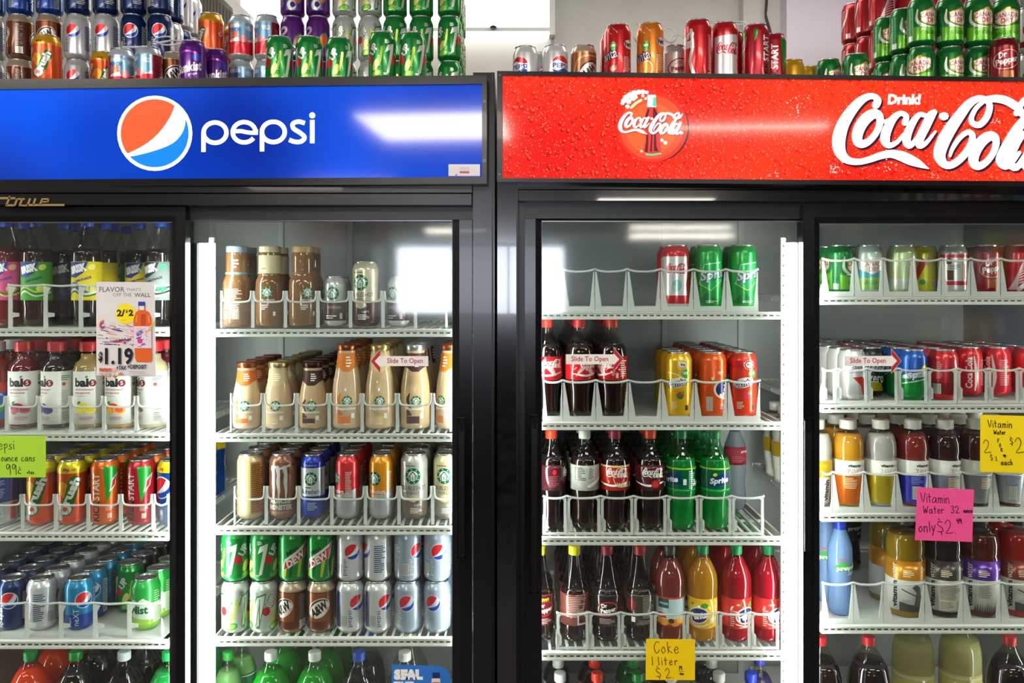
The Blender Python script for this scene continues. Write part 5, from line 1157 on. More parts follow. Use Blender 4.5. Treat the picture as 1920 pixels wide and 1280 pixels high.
# ------------------------------------------------------------------ shelf organisers
FROST, FILM = M('#eef2f0', 'frost'), M('#eef2f0', 'film')
def organizer(edges, z, style, rim, post, label, stop=2.40):
    d = 1.893; E = [PX(e, d) for e in edges]; zr, zp = PZ(rim, d), PZ(post, d)
    root = empty('shelf_organizer', ((E[0]+E[-1])/2, 2.15, z)); ox, oy = root.location.x, root.location.y
    L = lambda x, y, zz: (x-ox, y-oy, zz-z)
    t = MB(); t.box(E[0]-ox, E[-1]-ox, d-oy, stop-oy, 0, .003, FROST if style in 'TS' else FILM); t.build('tray', root)
    for e in E:
        hh = .05 if style in 'RS' else .03
        f = MB(); x = e-ox; y0, y1 = d+.003-oy, d+.016-oy
        f.prism([(0, 0), (1, 0), (1, 1), (0, 1)], 0, 1, FROST) if 0 else f.hexa([(x-.0006, y0, .003), (x+.0006, y0, .003), (x+.0006, y0, hh), (x-.0006, y0, hh), (x-.0006, y1, .003), (x+.0006, y1, .003), (x+.0006, y1, hh*.4), (x-.0006, y1, hh*.4)], FROST)
        f.build('divider', root)
    for a, b in zip(E, E[1:]):
        w = b-a; f = MB(); s = .0018
        if style == 'U':
            c = .010; P = [(a+.004, zp), (a+.0045, zr+.012), (a+.007, zr+.004), (a+.014, zr), ((a+b)/2, zr-.0015), (b-.014, zr), (b-.007, zr+.004), (b-.0045, zr+.012), (b-.004, zp)]
            f.tube([L(x, d, zz) for x, zz in catmull(P, 3)], .0026, FROST)
            Q = catmull(P, 3)
            poly = [(x-ox, zz-z) for x, zz in [(a+.002, z+.003), (b-.002, z+.003), (b-.002, zr)]+Q[::-1][2:-2]+[(a+.002, zr)]]
            f.prism(poly, d+.0015-oy, d+.0022-oy, FILM)
            for x0, x1 in ((a, a+.004), (b-.004, b)): f.box(x0-ox, x1-ox, d-oy, d+.003-oy, .003, zp-z, FROST)
        else:
            sg = .006 if style != 'S' else .003
            P = [(a, zr+sg), (a+w*.2, zr+.0015), ((a+b)/2, zr), (b-w*.2, zr+.0015), (b, zr+sg)]
            f.tube([L(x, d, zz) for x, zz in catmull(P, 3)], .0028, FROST)
            pr = lambda poly: f.prism([(x-ox, zz-z) for x, zz in poly], d-oy, d+.002-oy, FROST)
            if style == 'T':
                pr([(a+.001, z+.003), (b-.001, z+.003), (b-.001, z+.013), (a+.001, z+.013)]); pr([(a+.001, z+.013), (a+w*.22, z+.013), (a+w*.06, zr), (a+.001, zr)]); pr([(b-w*.14, z+.013), (b-.001, z+.013), (b-.001, zr), (b-w*.04, zr)])
            elif style == 'R':
                k = .0075; pr([(a+.001, z+.003), (b-.001, z+.003), (b-.001, z+.009), (a+.001, z+.009)]); pr([(a+.001, z+.009), (a+k, z+.009), (a+k, zr-.006), (a+.012, zr), (a+.001, zr)]); pr([(b-k, z+.009), (b-.001, z+.009), (b-.001, zr), (b-.012, zr), (b-k, zr-.006)])
                pr([(a+.0012, z+.012), (a+k+.005, z+.012), (a+k+.005, z+.036), (a+k, z+.042), (a+.0012, z+.042)])
            else:
                pr([(a+.0005, z+.003), (a+.011, z+.003), (a+.0095, zr-.02), (a+.017, zr-.004), (a+.0005, zr)]); pr([(a+.011, z+.026), (a+.026, z+.028), (a+.026, z+.036), (a+.011, z+.038)])
        f.build('front_rim', root)
    tag(root, label, 'shelf organizer')
def org(z): return z+.0005
organizer([15, 81, 147, 213, 279, 345][:5]+[318], org(ZA[0]), 'S', 536, 536, 'frosted shelf organizer under tea bottles, top shelf, poster door')
organizer([-45, 12, 73, 133, 194, 255, 316], org(ZA[1]), 'U', 762, 742, 'clear shelf organizer holding white-labelled juice bottles, second shelf, poster door')
organizer([-20, 42, 104, 165, 226, 287, 318], org(ZA[2]), 'U', 946, 926, 'clear shelf organizer holding tall cans below the green note')
organizer([-17, 46, 110, 174, 238, 302], org(ZA[3]), 'S', 1132, 1128, 'frosted shelf organizer with an empty lane, fourth shelf, poster door')
organizer([413+61*i for i in range(8)][:7]+[838], org(ZB_[0]), 'U', 565, 545, 'clear shelf organizer holding brown iced coffees, top shelf')
organizer([431, 494, 556, 617, 679, 745, 811, 846], org(ZB_[1]), 'U', 759, 737, 'clear shelf organizer holding cream coffee bottles, second shelf')
organizer([438, 499, 560, 622, 685, 748, 811, 846], org(ZB_[2]), 'U', 935, 911, 'clear shelf organizer holding slim energy cans, third shelf')
organizer([1018, 1054, 1115, 1176, 1238, 1300, 1361, 1422], org(ZCb[0]), 'T', 509, 509, 'frosted shelf organizer with three empty lanes, top shelf, red cooler')
organizer([1018, 1055, 1117, 1178, 1240, 1302, 1364, 1426], org(ZCb[1]), 'T', 717, 717, 'frosted shelf organizer under the red arrow sticker and fruit soda cans')
organizer([1018, 1063, 1126, 1188, 1250, 1311, 1372, 1433], org(ZCb[2]), 'R', 934, 934, 'frosted shelf organizer with its end lane empty, beside green bottles')
organizer([1043, 1104, 1164, 1225, 1286, 1348, 1408, 1461], org(ZCb[3]), 'R', 1152, 1152, 'frosted shelf organizer behind the yellow one liter price note')
organizer([1541, 1602, 1656, 1711, 1765, 1820, 1876, 1932], org(ZD[0]), 'T', 489, 489, 'frosted shelf organizer holding the white and yellow cans, top shelf')
organizer([1541, 1568, 1627, 1684, 1740, 1795, 1853, 1911, 1968], org(ZD[1]), 'R', 695, 695, 'frosted shelf organizer with two empty lanes, second shelf, red cooler')
organizer([1541, 1561, 1620, 1680, 1741, 1802, 1862, 1922], org(ZD[2]), 'T', 889, 889, 'frosted shelf organizer holding dome-topped water bottles, third shelf')
organizer([1541, 1600, 1656, 1734, 1806, 1877, 1950], org(ZD[3]), 'T', 1096, 1096, 'frosted shelf organizer under big water bottles below the pink note')

# ------------------------------------------------------------------ stock
DOOR = {'A': 'poster door', 'B': 'blue cooler lamp door', 'C': 'red cooler lamp door', 'D': 'pink note door'}
ZS = {'A': ZA, 'B': ZB_, 'C': ZCb, 'D': ZD}
SHN = ['top', 'second', 'third', 'fourth', 'bottom']
HOT = ['#e8401c', '#e8508c', '#f06a3a']
def file(bay, s, des, px, n=1, rot=0, look='', d=1.957, pitch=None, st=None, lift=.0045, lookb=None, r2=None):
    des = [des] if isinstance(des, str) else des; z = ZS[bay][s]+lift; x = PX(px, d)
    if pitch is None:
        q = D[des[0]]; rr = CANS[q['kind']][0] if q['t'] == 'can' else max(p[0] for p in BOT[q['kind']][0]); pitch = 2*rr*.001+(.0016 if q['t'] == 'can' else .0026)
    g = '%s on the %s shelf behind the %s' % ('cans' if D[des[0]]['t'] == 'can' else 'bottles', SHN[s], DOOR[bay])
    for i in range(n):
        de = des[min(i, len(des)-1)]
        lb = '%s, front of %s shelf, %s' % (look, SHN[s], DOOR[bay]) if i == 0 else '%s, %s in file, %s shelf, %s' % (lookb or look, ORD[i], SHN[s], DOOR[bay])
        y = d+i*pitch
        if y > 2.43: break
        place(de, x+R.uniform(-.0004, .0004)*(i > 0), y, z, rot+(0 if i == 0 else R.uniform(-60, 60) if r2 is None else r2), lb, g, (R.choice(HOT) if st and (st > 1 or i == 0 or R.random() < .7) else None))
f = file
# poster door
f('A', 0, 'tea_pink', 14, 2, 12, 'pink-label iced tea'); f('A', 0, 'tea_lime', 69, 1, 14, 'green-label lime tea'); f('A', 0, 'tea_dark', 120, 1, 30, 'navy-label tea between green and orange', 2.03); f('A', 0, 'tea_peach', 142, 2, 60, 'orange-label peach tea', 2.105)
f('A', 0, 'tea_lemon', 163, 1, 8, 'yellow-label lemon tea beside poster', 1.945); f('A', 0, 'tea_lime', 214, 1, -40, 'lime tea half behind price poster', 2.105); f('A', 0, 'tea_lemon', 197, 1, -30, 'lemon tea turned aside above poster', 2.033); f('A', 0, 'tea_dark', 238, 1, 0, 'dark navy tea above poster', 2.18); f('A', 0, 'tea_lemon', 262, 1, 14, 'lemon tea above poster corner', 2.03); f('A', 0, 'tea_sketch', 300, 2, -4, 'grey sketch-label tea next to post')
f('A', 1, 'fruit_blue', -8, 2, 10, 'blue-label red drink at poster door edge')
f('A', 1, 'infuse_pink', 46, 4, 12, 'dark pink juice with grapefruit label'); f('A', 1, 'infuse_navy', 107, 4, -26, 'navy juice with blueberry label'); f('A', 1, 'infuse_lemon', 167, 3, 12, 'lemon juice beside poster'); f('A', 1, 'infuse_mango', 226, 3, 2, 'mango juice under poster'); f('A', 1, ['infuse_coco', 'infuse_pink', 'infuse_navy', 'infuse_navy'], 287, 5, -48, 'white-label juice next to post', r2=-10)
f('A', 2, 'silver16', 5, 3, 10, 'silver can with blue band'); f('A', 2, 'orange16', 79, 4, -2, 'orange soda can under green note'); f('A', 2, 'orange16', 136, 4, 10, 'orange soda can with barcode panel'); f('A', 2, ['kick_orange', 'kick_orange', 'kick_orange'], 198, 4, 2, 'orange and green energy can'); f('A', 2, ['kick_red', 'kick_orange', 'kick_red'], 266, 4, -8, 'red and green energy can', st=1); f('A', 2, 'cola16', 322, 5, -24, 'tall blue cola can next to post', r2=-30)
f('A', 3, 'cola_blue', -36, 6, 0, 'navy can at edge'); f('A', 3, 'cola_blue', 25, 6, 8, 'navy cola can'); f('A', 3, 'cola_silver', 79, 6, -64, 'silver cola can'); f('A', 3, 'cola_next', 150, 6, 12, 'bright blue cola can'); f('A', 3, ['limeup', 'cola_zero'], 244, 4, 70, 'dark green can set back', 2.065); f('A', 3, 'mist', 274, 4, -6, 'pale green can')
for px, de, lk in ((57, 'big_orange', 'orange soda bottle with green cap'), (142, 'big_black', 'black soda bottle with green cap'), (233, 'big_cola_white', 'cola bottle with white cap'), (316, 'big_sprite', 'green bottle next to post')): f('A', 4, de, px, 3, 0, lk, 1.97, lift=0)
# door beside it
f('B', 0, 'iced_blue', 444, 2, 0, 'iced coffee with blue cap'); f('B', 0, 'iced_cream', 506, 2, 2, 'iced coffee with cream cap'); f('B', 0, 'iced_tan', 568, 2, 30, 'iced coffee with tan cap'); f('B', 0, 'espresso', 629, 2, 0, 'short espresso can'); f('B', 0, 'dshot_dark', 686, 1, -14, 'tall vanilla coffee can'); f('B', 0, 'espresso', 747, 1, -20, 'short espresso can furthest along')
f('B', 1, 'frap_caramel', 463, 4, 4, 'small caramel coffee with orange collar', st=1, r2=20); f('B', 1, 'frap_vanilla', 522, 6, 0, 'small vanilla coffee with beige collar', st=1, r2=20); f('B', 1, 'frap_mocha', 587, 6, 4, 'small mocha coffee with brown collar', st=1, r2=20); f('B', 1, 'frap_caramel_tall', 651, 4, 8, 'tall caramel coffee', st=1, r2=20); f('B', 1, 'frap_vanilla_tall', 713, 4, 4, 'tall vanilla coffee', st=1); f('B', 1, 'frap_mocha_tall', 779, 4, 6, 'tall mocha coffee', st=1); f('B', 1, 'frap_caramel_tall', 845, 3, -40, 'tall caramel coffee next to frame', st=1)
f('B', 2, ['monster_back', 'monster'], 471, 4, 4, 'tan energy can turned backwards'); f('B', 2, 'monster', 531, 4, 2, 'brown energy can with claw mark', st=1); f('B', 2, 'fresh_blue', 587, 4, 2, 'blue and silver slim can', st=2); f('B', 2, 'fresh_red', 652, 4, -36, 'slim red can', st=2); f('B', 2, 'fresh_orange', 715, 4, 0, 'slim orange can', st=2); f('B', 2, 'dshot_mocha', 777, 4, 0, 'grey and brown coffee can', st=2); f('B', 2, 'dshot_vanilla', 838, 4, -8, 'cream coffee can next to frame', st=2)
H = .1224
for px, a, ra, la, b, rb, lb in ((442, 'limeup', 6, 'lime can next to lamp', 'limeup_white', -60, 'white can next to lamp'), (495, 'limeup', 14, 'green lime can beside it', 'limeup_white', 2, 'white red-dot lime can'), (549, 'dew', 26, 'green citrus can half turned', 'rootbeer', -30, 'brown root beer turned aside'), (602, 'dew', 2, 'green citrus can facing out', 'rootbeer', 4, 'brown root beer facing out'), (657, 'cola_silver', 12, 'silver cola with large ball', 'cola_silver', 34, 'silver cola with ball aside'), (709, 'cola_silver', -66, 'silver cola with small ball', 'cola_silver', 36, 'silver cola beside washed navy'), (765, 'cola_washed', 44, 'reflection-washed navy cola turned away', 'cola_washed', -6, 'reflection-washed navy cola facing out'), (820, 'cola_washed', 4, 'reflection-washed navy cola next to frame', 'cola_washed', -22, 'reflection-washed navy cola by frame')):
    f('B', 3, b, px, 3, rb, 'lower %s' % lb, 1.936, lift=.0005); f('B', 3, a, px, 3, ra, 'upper %s' % la, 1.936, lift=.0005+H)
for px, de, lk in ((508, 'big_green', 'green bottle next to lamp'), (590, 'big_green', 'green bottle beside dark cola'), (673, 'big_cola_blue', 'dark cola with blue cap'), (759, 'big_clear', 'clear bottle behind blue sticker')): f('B', 4, de, px, 3 if 'green' in de else 2, 0, lk, 1.97, lift=0)
f('B', 4, 'mist_b', 428, 1, 10, 'pale green bottle far back by lamp', 2.12, lift=0); f('B', 4, 'mist_b', 455, 1, 40, 'second pale green bottle far back', 2.2, lift=0)
# red cooler, lamp door
f('C', 0, 'coke_white16', 1267, 2, 4, 'white and red cola can'); f('C', 0, 'sprite16', 1328, 2, -6, 'green lemon-lime can beside red'); f('C', 0, 'sprite16', 1392, 2, 2, 'green lemon-lime can at end')
f('C', 1, 'coke_b', 1026, 6, 16, 'cola bottle next to frame'); f('C', 1, 'coke_b', 1087, 6, 40, 'cola bottle under arrow sticker'); f('C', 1, 'coke_b', 1148, 6, -50, 'cola bottle under arrow tip')
f('C', 1, ['pine16', 'pine16'], 1272, 3, 0, 'yellow pineapple can'); f('C', 1, 'fanta16', 1336, 6, 8, 'orange soda can'); f('C', 1, 'straw16', 1393, 6, 4, 'orange red strawberry can')
f('C', 2, 'cherryzero_b', 1034, 5, 6, 'cola with maroon label next to frame'); f('C', 2, 'dietcoke_b', 1096, 5, 4, 'cola with white cap and silver label'); f('C', 2, 'vanilla_b', 1153, 5, 2, 'vanilla cola with red gold label'); f('C', 2, 'cherry_b', 1219, 5, 2, 'cherry cola with maroon label'); f('C', 2, 'sprite_b', 1277, 5, -74, 'green bottle turned aside'); f('C', 2, 'sprite_b', 1340, 5, -6, 'green bottle facing out'); f('C', 2, 'propel_red', 1378, 1, 10, 'clear bottle with red collar set back', 2.12)
f('C', 3, 'pepper_yellow', 1012, 2, 20, 'dark yellow-capped soda next to frame'); f('C', 3, 'pepper_back', 1077, 5, 4, 'dark soda with yellow cap, barcode side'); f('C', 3, 'pepper_red', 1138, 5, -4, 'dark soda with oval red emblem'); f('C', 3, 'pepper_grey', 1200, 5, 2, 'dark soda with grey print label'); f('C', 3, 'juice_b', 1256, 2, 4, 'fruit juice with pale blue label'); f('C', 3, 'pine_b', 1317, 5, -2, 'yellow pineapple soda'); f('C', 3, 'straw_b', 1380, 5, 8, 'red strawberry soda beside yellow'); f('C', 3, 'straw_b', 1440, 5, 8, 'red strawberry soda next to lamp')
for px, de, lk in ((1050, 'bot_grey', 'dark soda with grey cap near frame'), (1120, 'bot_red', 'cola with red cap'), (1196, 'bot_green', 'green bottle beside yellow note'), (1258, 'bot_grey', 'dark soda behind yellow note'), (1348, 'bot_grey', 'dark soda with pale grey cap'), (1408, 'bot_blue', 'water bottle with blue cap')): f('C', 4, de, px, 1 if 'blue' in de else 3, 0, lk, 1.97, lift=0)
f('C', 4, 'bot_violet', 1424, 1, 0, 'dark bottle with violet cap', 2.06, lift=0)
# red cooler, note door
f('D', 0, 'ginger', 1573, 2, 60, 'green can next to frame'); f('D', 0, 'ginger_diet', 1628, 2, -6, 'grey green ginger can'); f('D', 0, 'ginger_pale', 1690, 1, 6, 'pale green ginger can'); f('D', 0, 'squirt', 1731, 1, -16, 'yellow grapefruit can', 2.006); f('D', 0, 'thermo', 1786, 1, 0, 'white can with thermometer'); f('D', 0, 'pepper', 1846, 2, 6, 'dark red pepper soda can'); f('D', 0, 'coke_swirl', 1908, 2, -6, 'red swirl cola can')
f('D', 1, 'cola_dietsilver', 1556, 2, 10, 'silver diet can set back by frame', 2.29); f('D', 1, 'cola_dietwhite', 1597, 6, -2, 'white can with red curve'); f('D', 1, ['cola_zero', 'coke12_pale'], 1632, 3, 0, 'black cola can set back', 2.03, lookb='can behind the black cola'); f('D', 1, ['sprite12', 'sprite12', 'sprite12', 'coke12'], 1710, 6, 4, 'blue and green lemon-lime can', lookb='can behind the lemon-lime'); f('D', 1, 'coke12_pale', 1768, 6, 6, 'faded red cola can'); f('D', 1, 'coke12', 1815, 4, 12, 'red cola can set back', 2.04); f('D', 1, 'coke12', 1868, 4, -30, 'red cola can beyond empty lane', 2.04); f('D', 1, 'coke12', 1925, 4, 30, 'red cola can at picture edge', 2.04)
f('D', 2, 'vita_white', 1531, 5, 20, 'cloudy water with yellow band'); f('D', 2, 'vita_orange', 1590, 5, 4, 'orange flavoured water', st=1); f('D', 2, 'vita_clear', 1651, 5, 4, 'clear flavoured water with gold foil', st=1); f('D', 2, 'vita_red', 1711, 5, 14, 'red flavoured water with blue foil'); f('D', 2, 'vita_dark', 1771, 5, 24, 'dark flavoured water above pink note', st=1); f('D', 2, 'vita_plum', 1829, 5, 30, 'plum flavoured water with silver foil'); f('D', 2, 'vita_back', 1893, 5, 4, 'brown flavoured water below yellow note')
f('D', 3, 'propel_blue', 1549, 1, -20, 'blue water bottle at frame', 2.03); f('D', 3, 'propel_blue', 1575, 1, 0, 'blue water with green emblem', 1.95); f('D', 3, 'propel_dark', 1594, 1, 0, 'dark bottle set far back', 2.26)
f('D', 3, 'vita32_gold', 1697, 2, 2, 'big gold water'); f('D', 3, 'vita32_dark', 1767, 4, 2, 'big dark water'); f('D', 3, 'vita32_purple', 1836, 4, 2, 'big purple-banded water'); f('D', 3, 'vita32_red', 1909, 4, 4, 'big red water')
for px, de, lk in ((1538, 'big_coke', 'large cola bottle at frame'), (1629, 'big_coke', 'large cola with red cap'), (1712, 'big_lemonade', 'large pale lemonade'), (1800, 'big_lemonade', 'large pale lemonade beside cola'), (1893, 'big_coke', 'large cola with red cap past lemonades')): f('D', 4, de, px, 1, 0, lk, 2.13 if 'lemon' in de else 1.97, lift=0)

# ---- on top of the coolers
ZT = 2.0125
def top(de, px, d, tier, rot, look, which='blue', h=.1222, tilt=0, n=1, dy=.0672):
    for i in range(n):
        lb = '%s on top of the %s cooler' % (look if i == 0 else '%s, %s in file,' % (look, ORD[i]), which)
        place(de, PX(px, d), d+i*dy, ZT+tier*h+(.003 if tilt else 0), rot, lb, 'cans stacked on the %s cooler' % which, None, tilt)
TI = ['bottom-tier', 'second-tier', 'third-tier']
top('orange12', 88, 1.972, 0, 6, 'single orange can with yellow band in front')
top('orange12', 194, 2.112, 0, 20, 'low orange can beside blue-red punch can'); top('punch', 229, 2.085, 0, 16, 'low punch can, script side out'); top('punch', 279, 2.07, 0, -38, 'low punch can, red side out'); top('rootbeer', 326, 2.12, 0, 20, 'root beer can peeking beside purple can')
top('grape', 362, 2.02, 0, 2, 'purple grape can in front'); top('grape', 404, 2.09, 0, 20, 'purple grape can behind the front one')
cols = [(-16, ('cola_silver', 'cola_silver', 'cola_next'), 'outermost'), (38, ('rootbeer', 'rootbeer', 'cola_next'), 'root beer'), (93, ('rootbeer', 'rootbeer', 'cola_next'), 'root beer emblem'), (146, ('cola_silver', 'cola_silver', 'cola_blue'), 'first silver'), (199, ('cola_silver', 'cola_silver', 'cola_blue'), 'second silver'), (251, ('cola_blue', 'cola_blue', 'cola_blue'), 'navy')]
RO = {'cola_silver': -2, 'rootbeer': 8, 'cola_next': 12, 'cola_blue': 2}
KN = {'cola_silver': 'silver cola can', 'rootbeer': 'brown root beer can', 'cola_next': 'bright blue cola can', 'cola_blue': 'navy cola can', 'grape_orange': 'purple grape can', 'limeup': 'green lime can', 'limeup_white': 'white lime can', 'punch': 'punch can', 'orange12': 'orange can'}
for px, ds, nm in cols:
    for t, de in enumerate(ds): top(de, px, 2.185, t, RO[de]-(70 if nm == 'root beer' else 0)-(40 if t == 2 else 0), '%s %s in %s column' % (TI[t], KN[de], nm))
for i in range(4):
    for t in range(3): top(('cola_silver', 'cola_blue', 'cola_blue')[t] if i == 0 else ('cola_blue', 'cola_silver', 'cola_silver')[(t+i) % 3], 301+(960-301)*(1-2.185/(2.185+.0672*i)) if i else 301, 2.185+.0672*i, t, 10, '%s cola can, end column, %s from front,' % (TI[t], ORD[i]))
top('orange12', 396, 2.175, 0, -50, 'bottom-tier orange can near ribbed panel'); top('orange12', 396, 2.175, 1, -50, 'second-tier orange can near ribbed panel'); top('orange12', 441, 2.275, 0, 30, 'bottom-tier orange can, farther'); top('orange12', 441, 2.275, 1, 30, 'second-tier orange can, farther')
for px, rt, nm in ((452, 6, 'first'), (501, -40, 'second')):
    for t in range(2): top('punch', px, 2.19, t, rt, '%s punch can, %s punch column,' % (TI[t], nm))
for px, de, rt, nm in ((549, 'grape_orange', 6, 'first grape'), (597, 'grape_orange', -2, 'second grape'), (646, 'limeup_white', -52, 'first white'), (694, 'limeup_white', -70, 'second white'), (741, 'limeup', -66, 'first green'), (790, 'limeup', -74, 'second green')):
    for t in range(3): top(de, px, 2.2, t, rt, '%s %s, %s column,' % (TI[t], KN[de], nm))
for i in range(4):
    for t in range(3): top('limeup', 843+(960-843)*(1-2.2/(2.2+.067*i)), 2.2+.067*i, t, 30, '%s green can, end column, %s from front,' % (TI[t], ORD[i]))
for px, rt, d, lk in ((524, -64, 1.985, 'first of three green lime cans in front'), (580, -62, 1.985, 'second of three green lime cans in front'), (636, -58, 1.995, 'third of three green lime cans in front'), (717, 44, 1.95, 'front green lime can, print side out'), (774, -72, 1.955, 'front green lime can beside end column')): top('limeup', px, d, 0, rt, lk)
Rr = 'red'
top('cola_old', 985, 2.065, 0, -30, 'white retro cola can nearest blue cooler', Rr); top('cola_old', 1041, 2.055, 0, 24, 'second white retro cola can', Rr); top('cola_old', 1016, 2.125, 0, 30, 'white retro cola can behind the pair', Rr); top('rootbeer_copper', 1094, 2.055, 0, 10, 'copper root beer can', Rr)
top('fanta_red_tall', 1158, 2.0, 0, 4, 'tall red fruit soda can', Rr); top('fanta_red_tall', 1149, 2.07, 0, 60, 'tall red can behind the fruit soda', Rr); top('fanta_orange_tall', 1219, 1.99, 0, 4, 'tall orange fruit soda can', Rr); top('pepper_diet', 1266, 2.06, 0, 10, 'short white and red can behind loops', Rr)
top('coke_red16', 1308, 1.965, 0, 0, 'tall plain red cola can', Rr); top('coke_banner16', 1358, 1.985, 0, 4, 'tall red can with white panel', Rr); top('coke_red16', 1372, 2.06, 0, 40, 'tall red can behind white panel can', Rr); top('kick_red', 1417, 2.0, 0, 46, 'tall red energy can in front', Rr); top('kick_red', 1449, 2.075, 0, 4, 'tall red energy can behind', Rr)
top('pine12', 1485, 2.185, 0, -10, 'short yellow can beside red energy can', Rr); top('pine12', 1518, 2.25, 0, 40, 'short yellow can beside green can', Rr); top('ginger', 1553, 2.18, 0, 30, 'short green ginger can beside yellow', Rr); top('ginger', 1604, 2.13, 0, 20, 'short green ginger can before swirl stack', Rr)
for i in range(3):
    x = 692*2.31/1500-.012*i; d = 2.31+.0672*i
    for t in range(3): top('coke_swirl', CX+x*1500/d, d, t, 14+i*20, '%s swirl can, first file, %s from front,' % (TI[t], ORD[i]), Rr)
for k, px in enumerate((1700, 1747, 1794, 1841, 1888, 1935)):
    for t in range(3): top('pepper_diet' if k > 3 and t != 2 else 'coke_swirl' if k < 3 else 'pepper_diet', px, 2.31, t, 10*k, '%s can, %s file behind ginger stack,' % (TI[t], ORD[k+1]), Rr)
for k, (px, rt) in enumerate(((1727, 18), (1780, 20), (1833, 4), (1885, -30))):
    for t in range(2): top('ginger', px, 2.07, t, rt if t else rt-(60 if k == 0 else 0), '%s ginger can, %s column,' % (TI[t], ORD[k]), Rr)
top('pepper_diet', 1928, 2.13, 0, 0, 'white can at the frame edge, bottom tier', Rr); top('pepper_diet', 1928, 2.13, 1, 0, 'white can at the frame edge, second tier', Rr)
for i in (1, 2):
    for t in range(2): top('ginger', CX+(767*2.07/1500-.013*i)*1500/(2.07+.069*i), 2.07+.069*i, t, 50-20*i, '%s ginger can, first column, %s from front,' % (TI[t], ORD[i]), Rr)
top('pepper', 1881, 2.0, 0, -16, 'dark red pepper can before ginger stack', Rr)
def rings(pts, d, z, label, tilt):
    fm = M('#eef2f4', 'frost'); o = empty('six_pack_ring', (PX(pts[0][0], d), d, PZ(pts[0][1], d)))
    for px, py, r, ry in pts:
        m = MB()
        P = [(PX(px, d)+r*math.cos(t*math.pi/9), d+.02*math.sin(t*math.pi/9)*tilt, PZ(py, d)+ry*math.sin(t*math.pi/9)) for t in range(19)]
        m.tube([(a-o.location.x, b-o.location.y, c-o.location.z) for a, b, c in P], .0022, fm, 5, False); m.build('loop', o)
    tag(o, label, 'can ring', 'loose plastic can rings')
rings([(1343, 41, .030, .011), (1378, 43, .028, .012)], 2.0, 0, 'clear plastic can rings over tall red cola cans', 1.2)
rings([(1196, 62, .012, .03), (1255, 66, .018, .024), (1272, 78, .020, .022)], 2.06, 0, 'clear plastic can rings behind tall orange can', .8)
rings([(252, 88, .028, .007), (306, 74, .022, .014), (322, 80, .03, .012)], 2.03, 0, 'clear plastic can rings on low punch cans', 1.0)

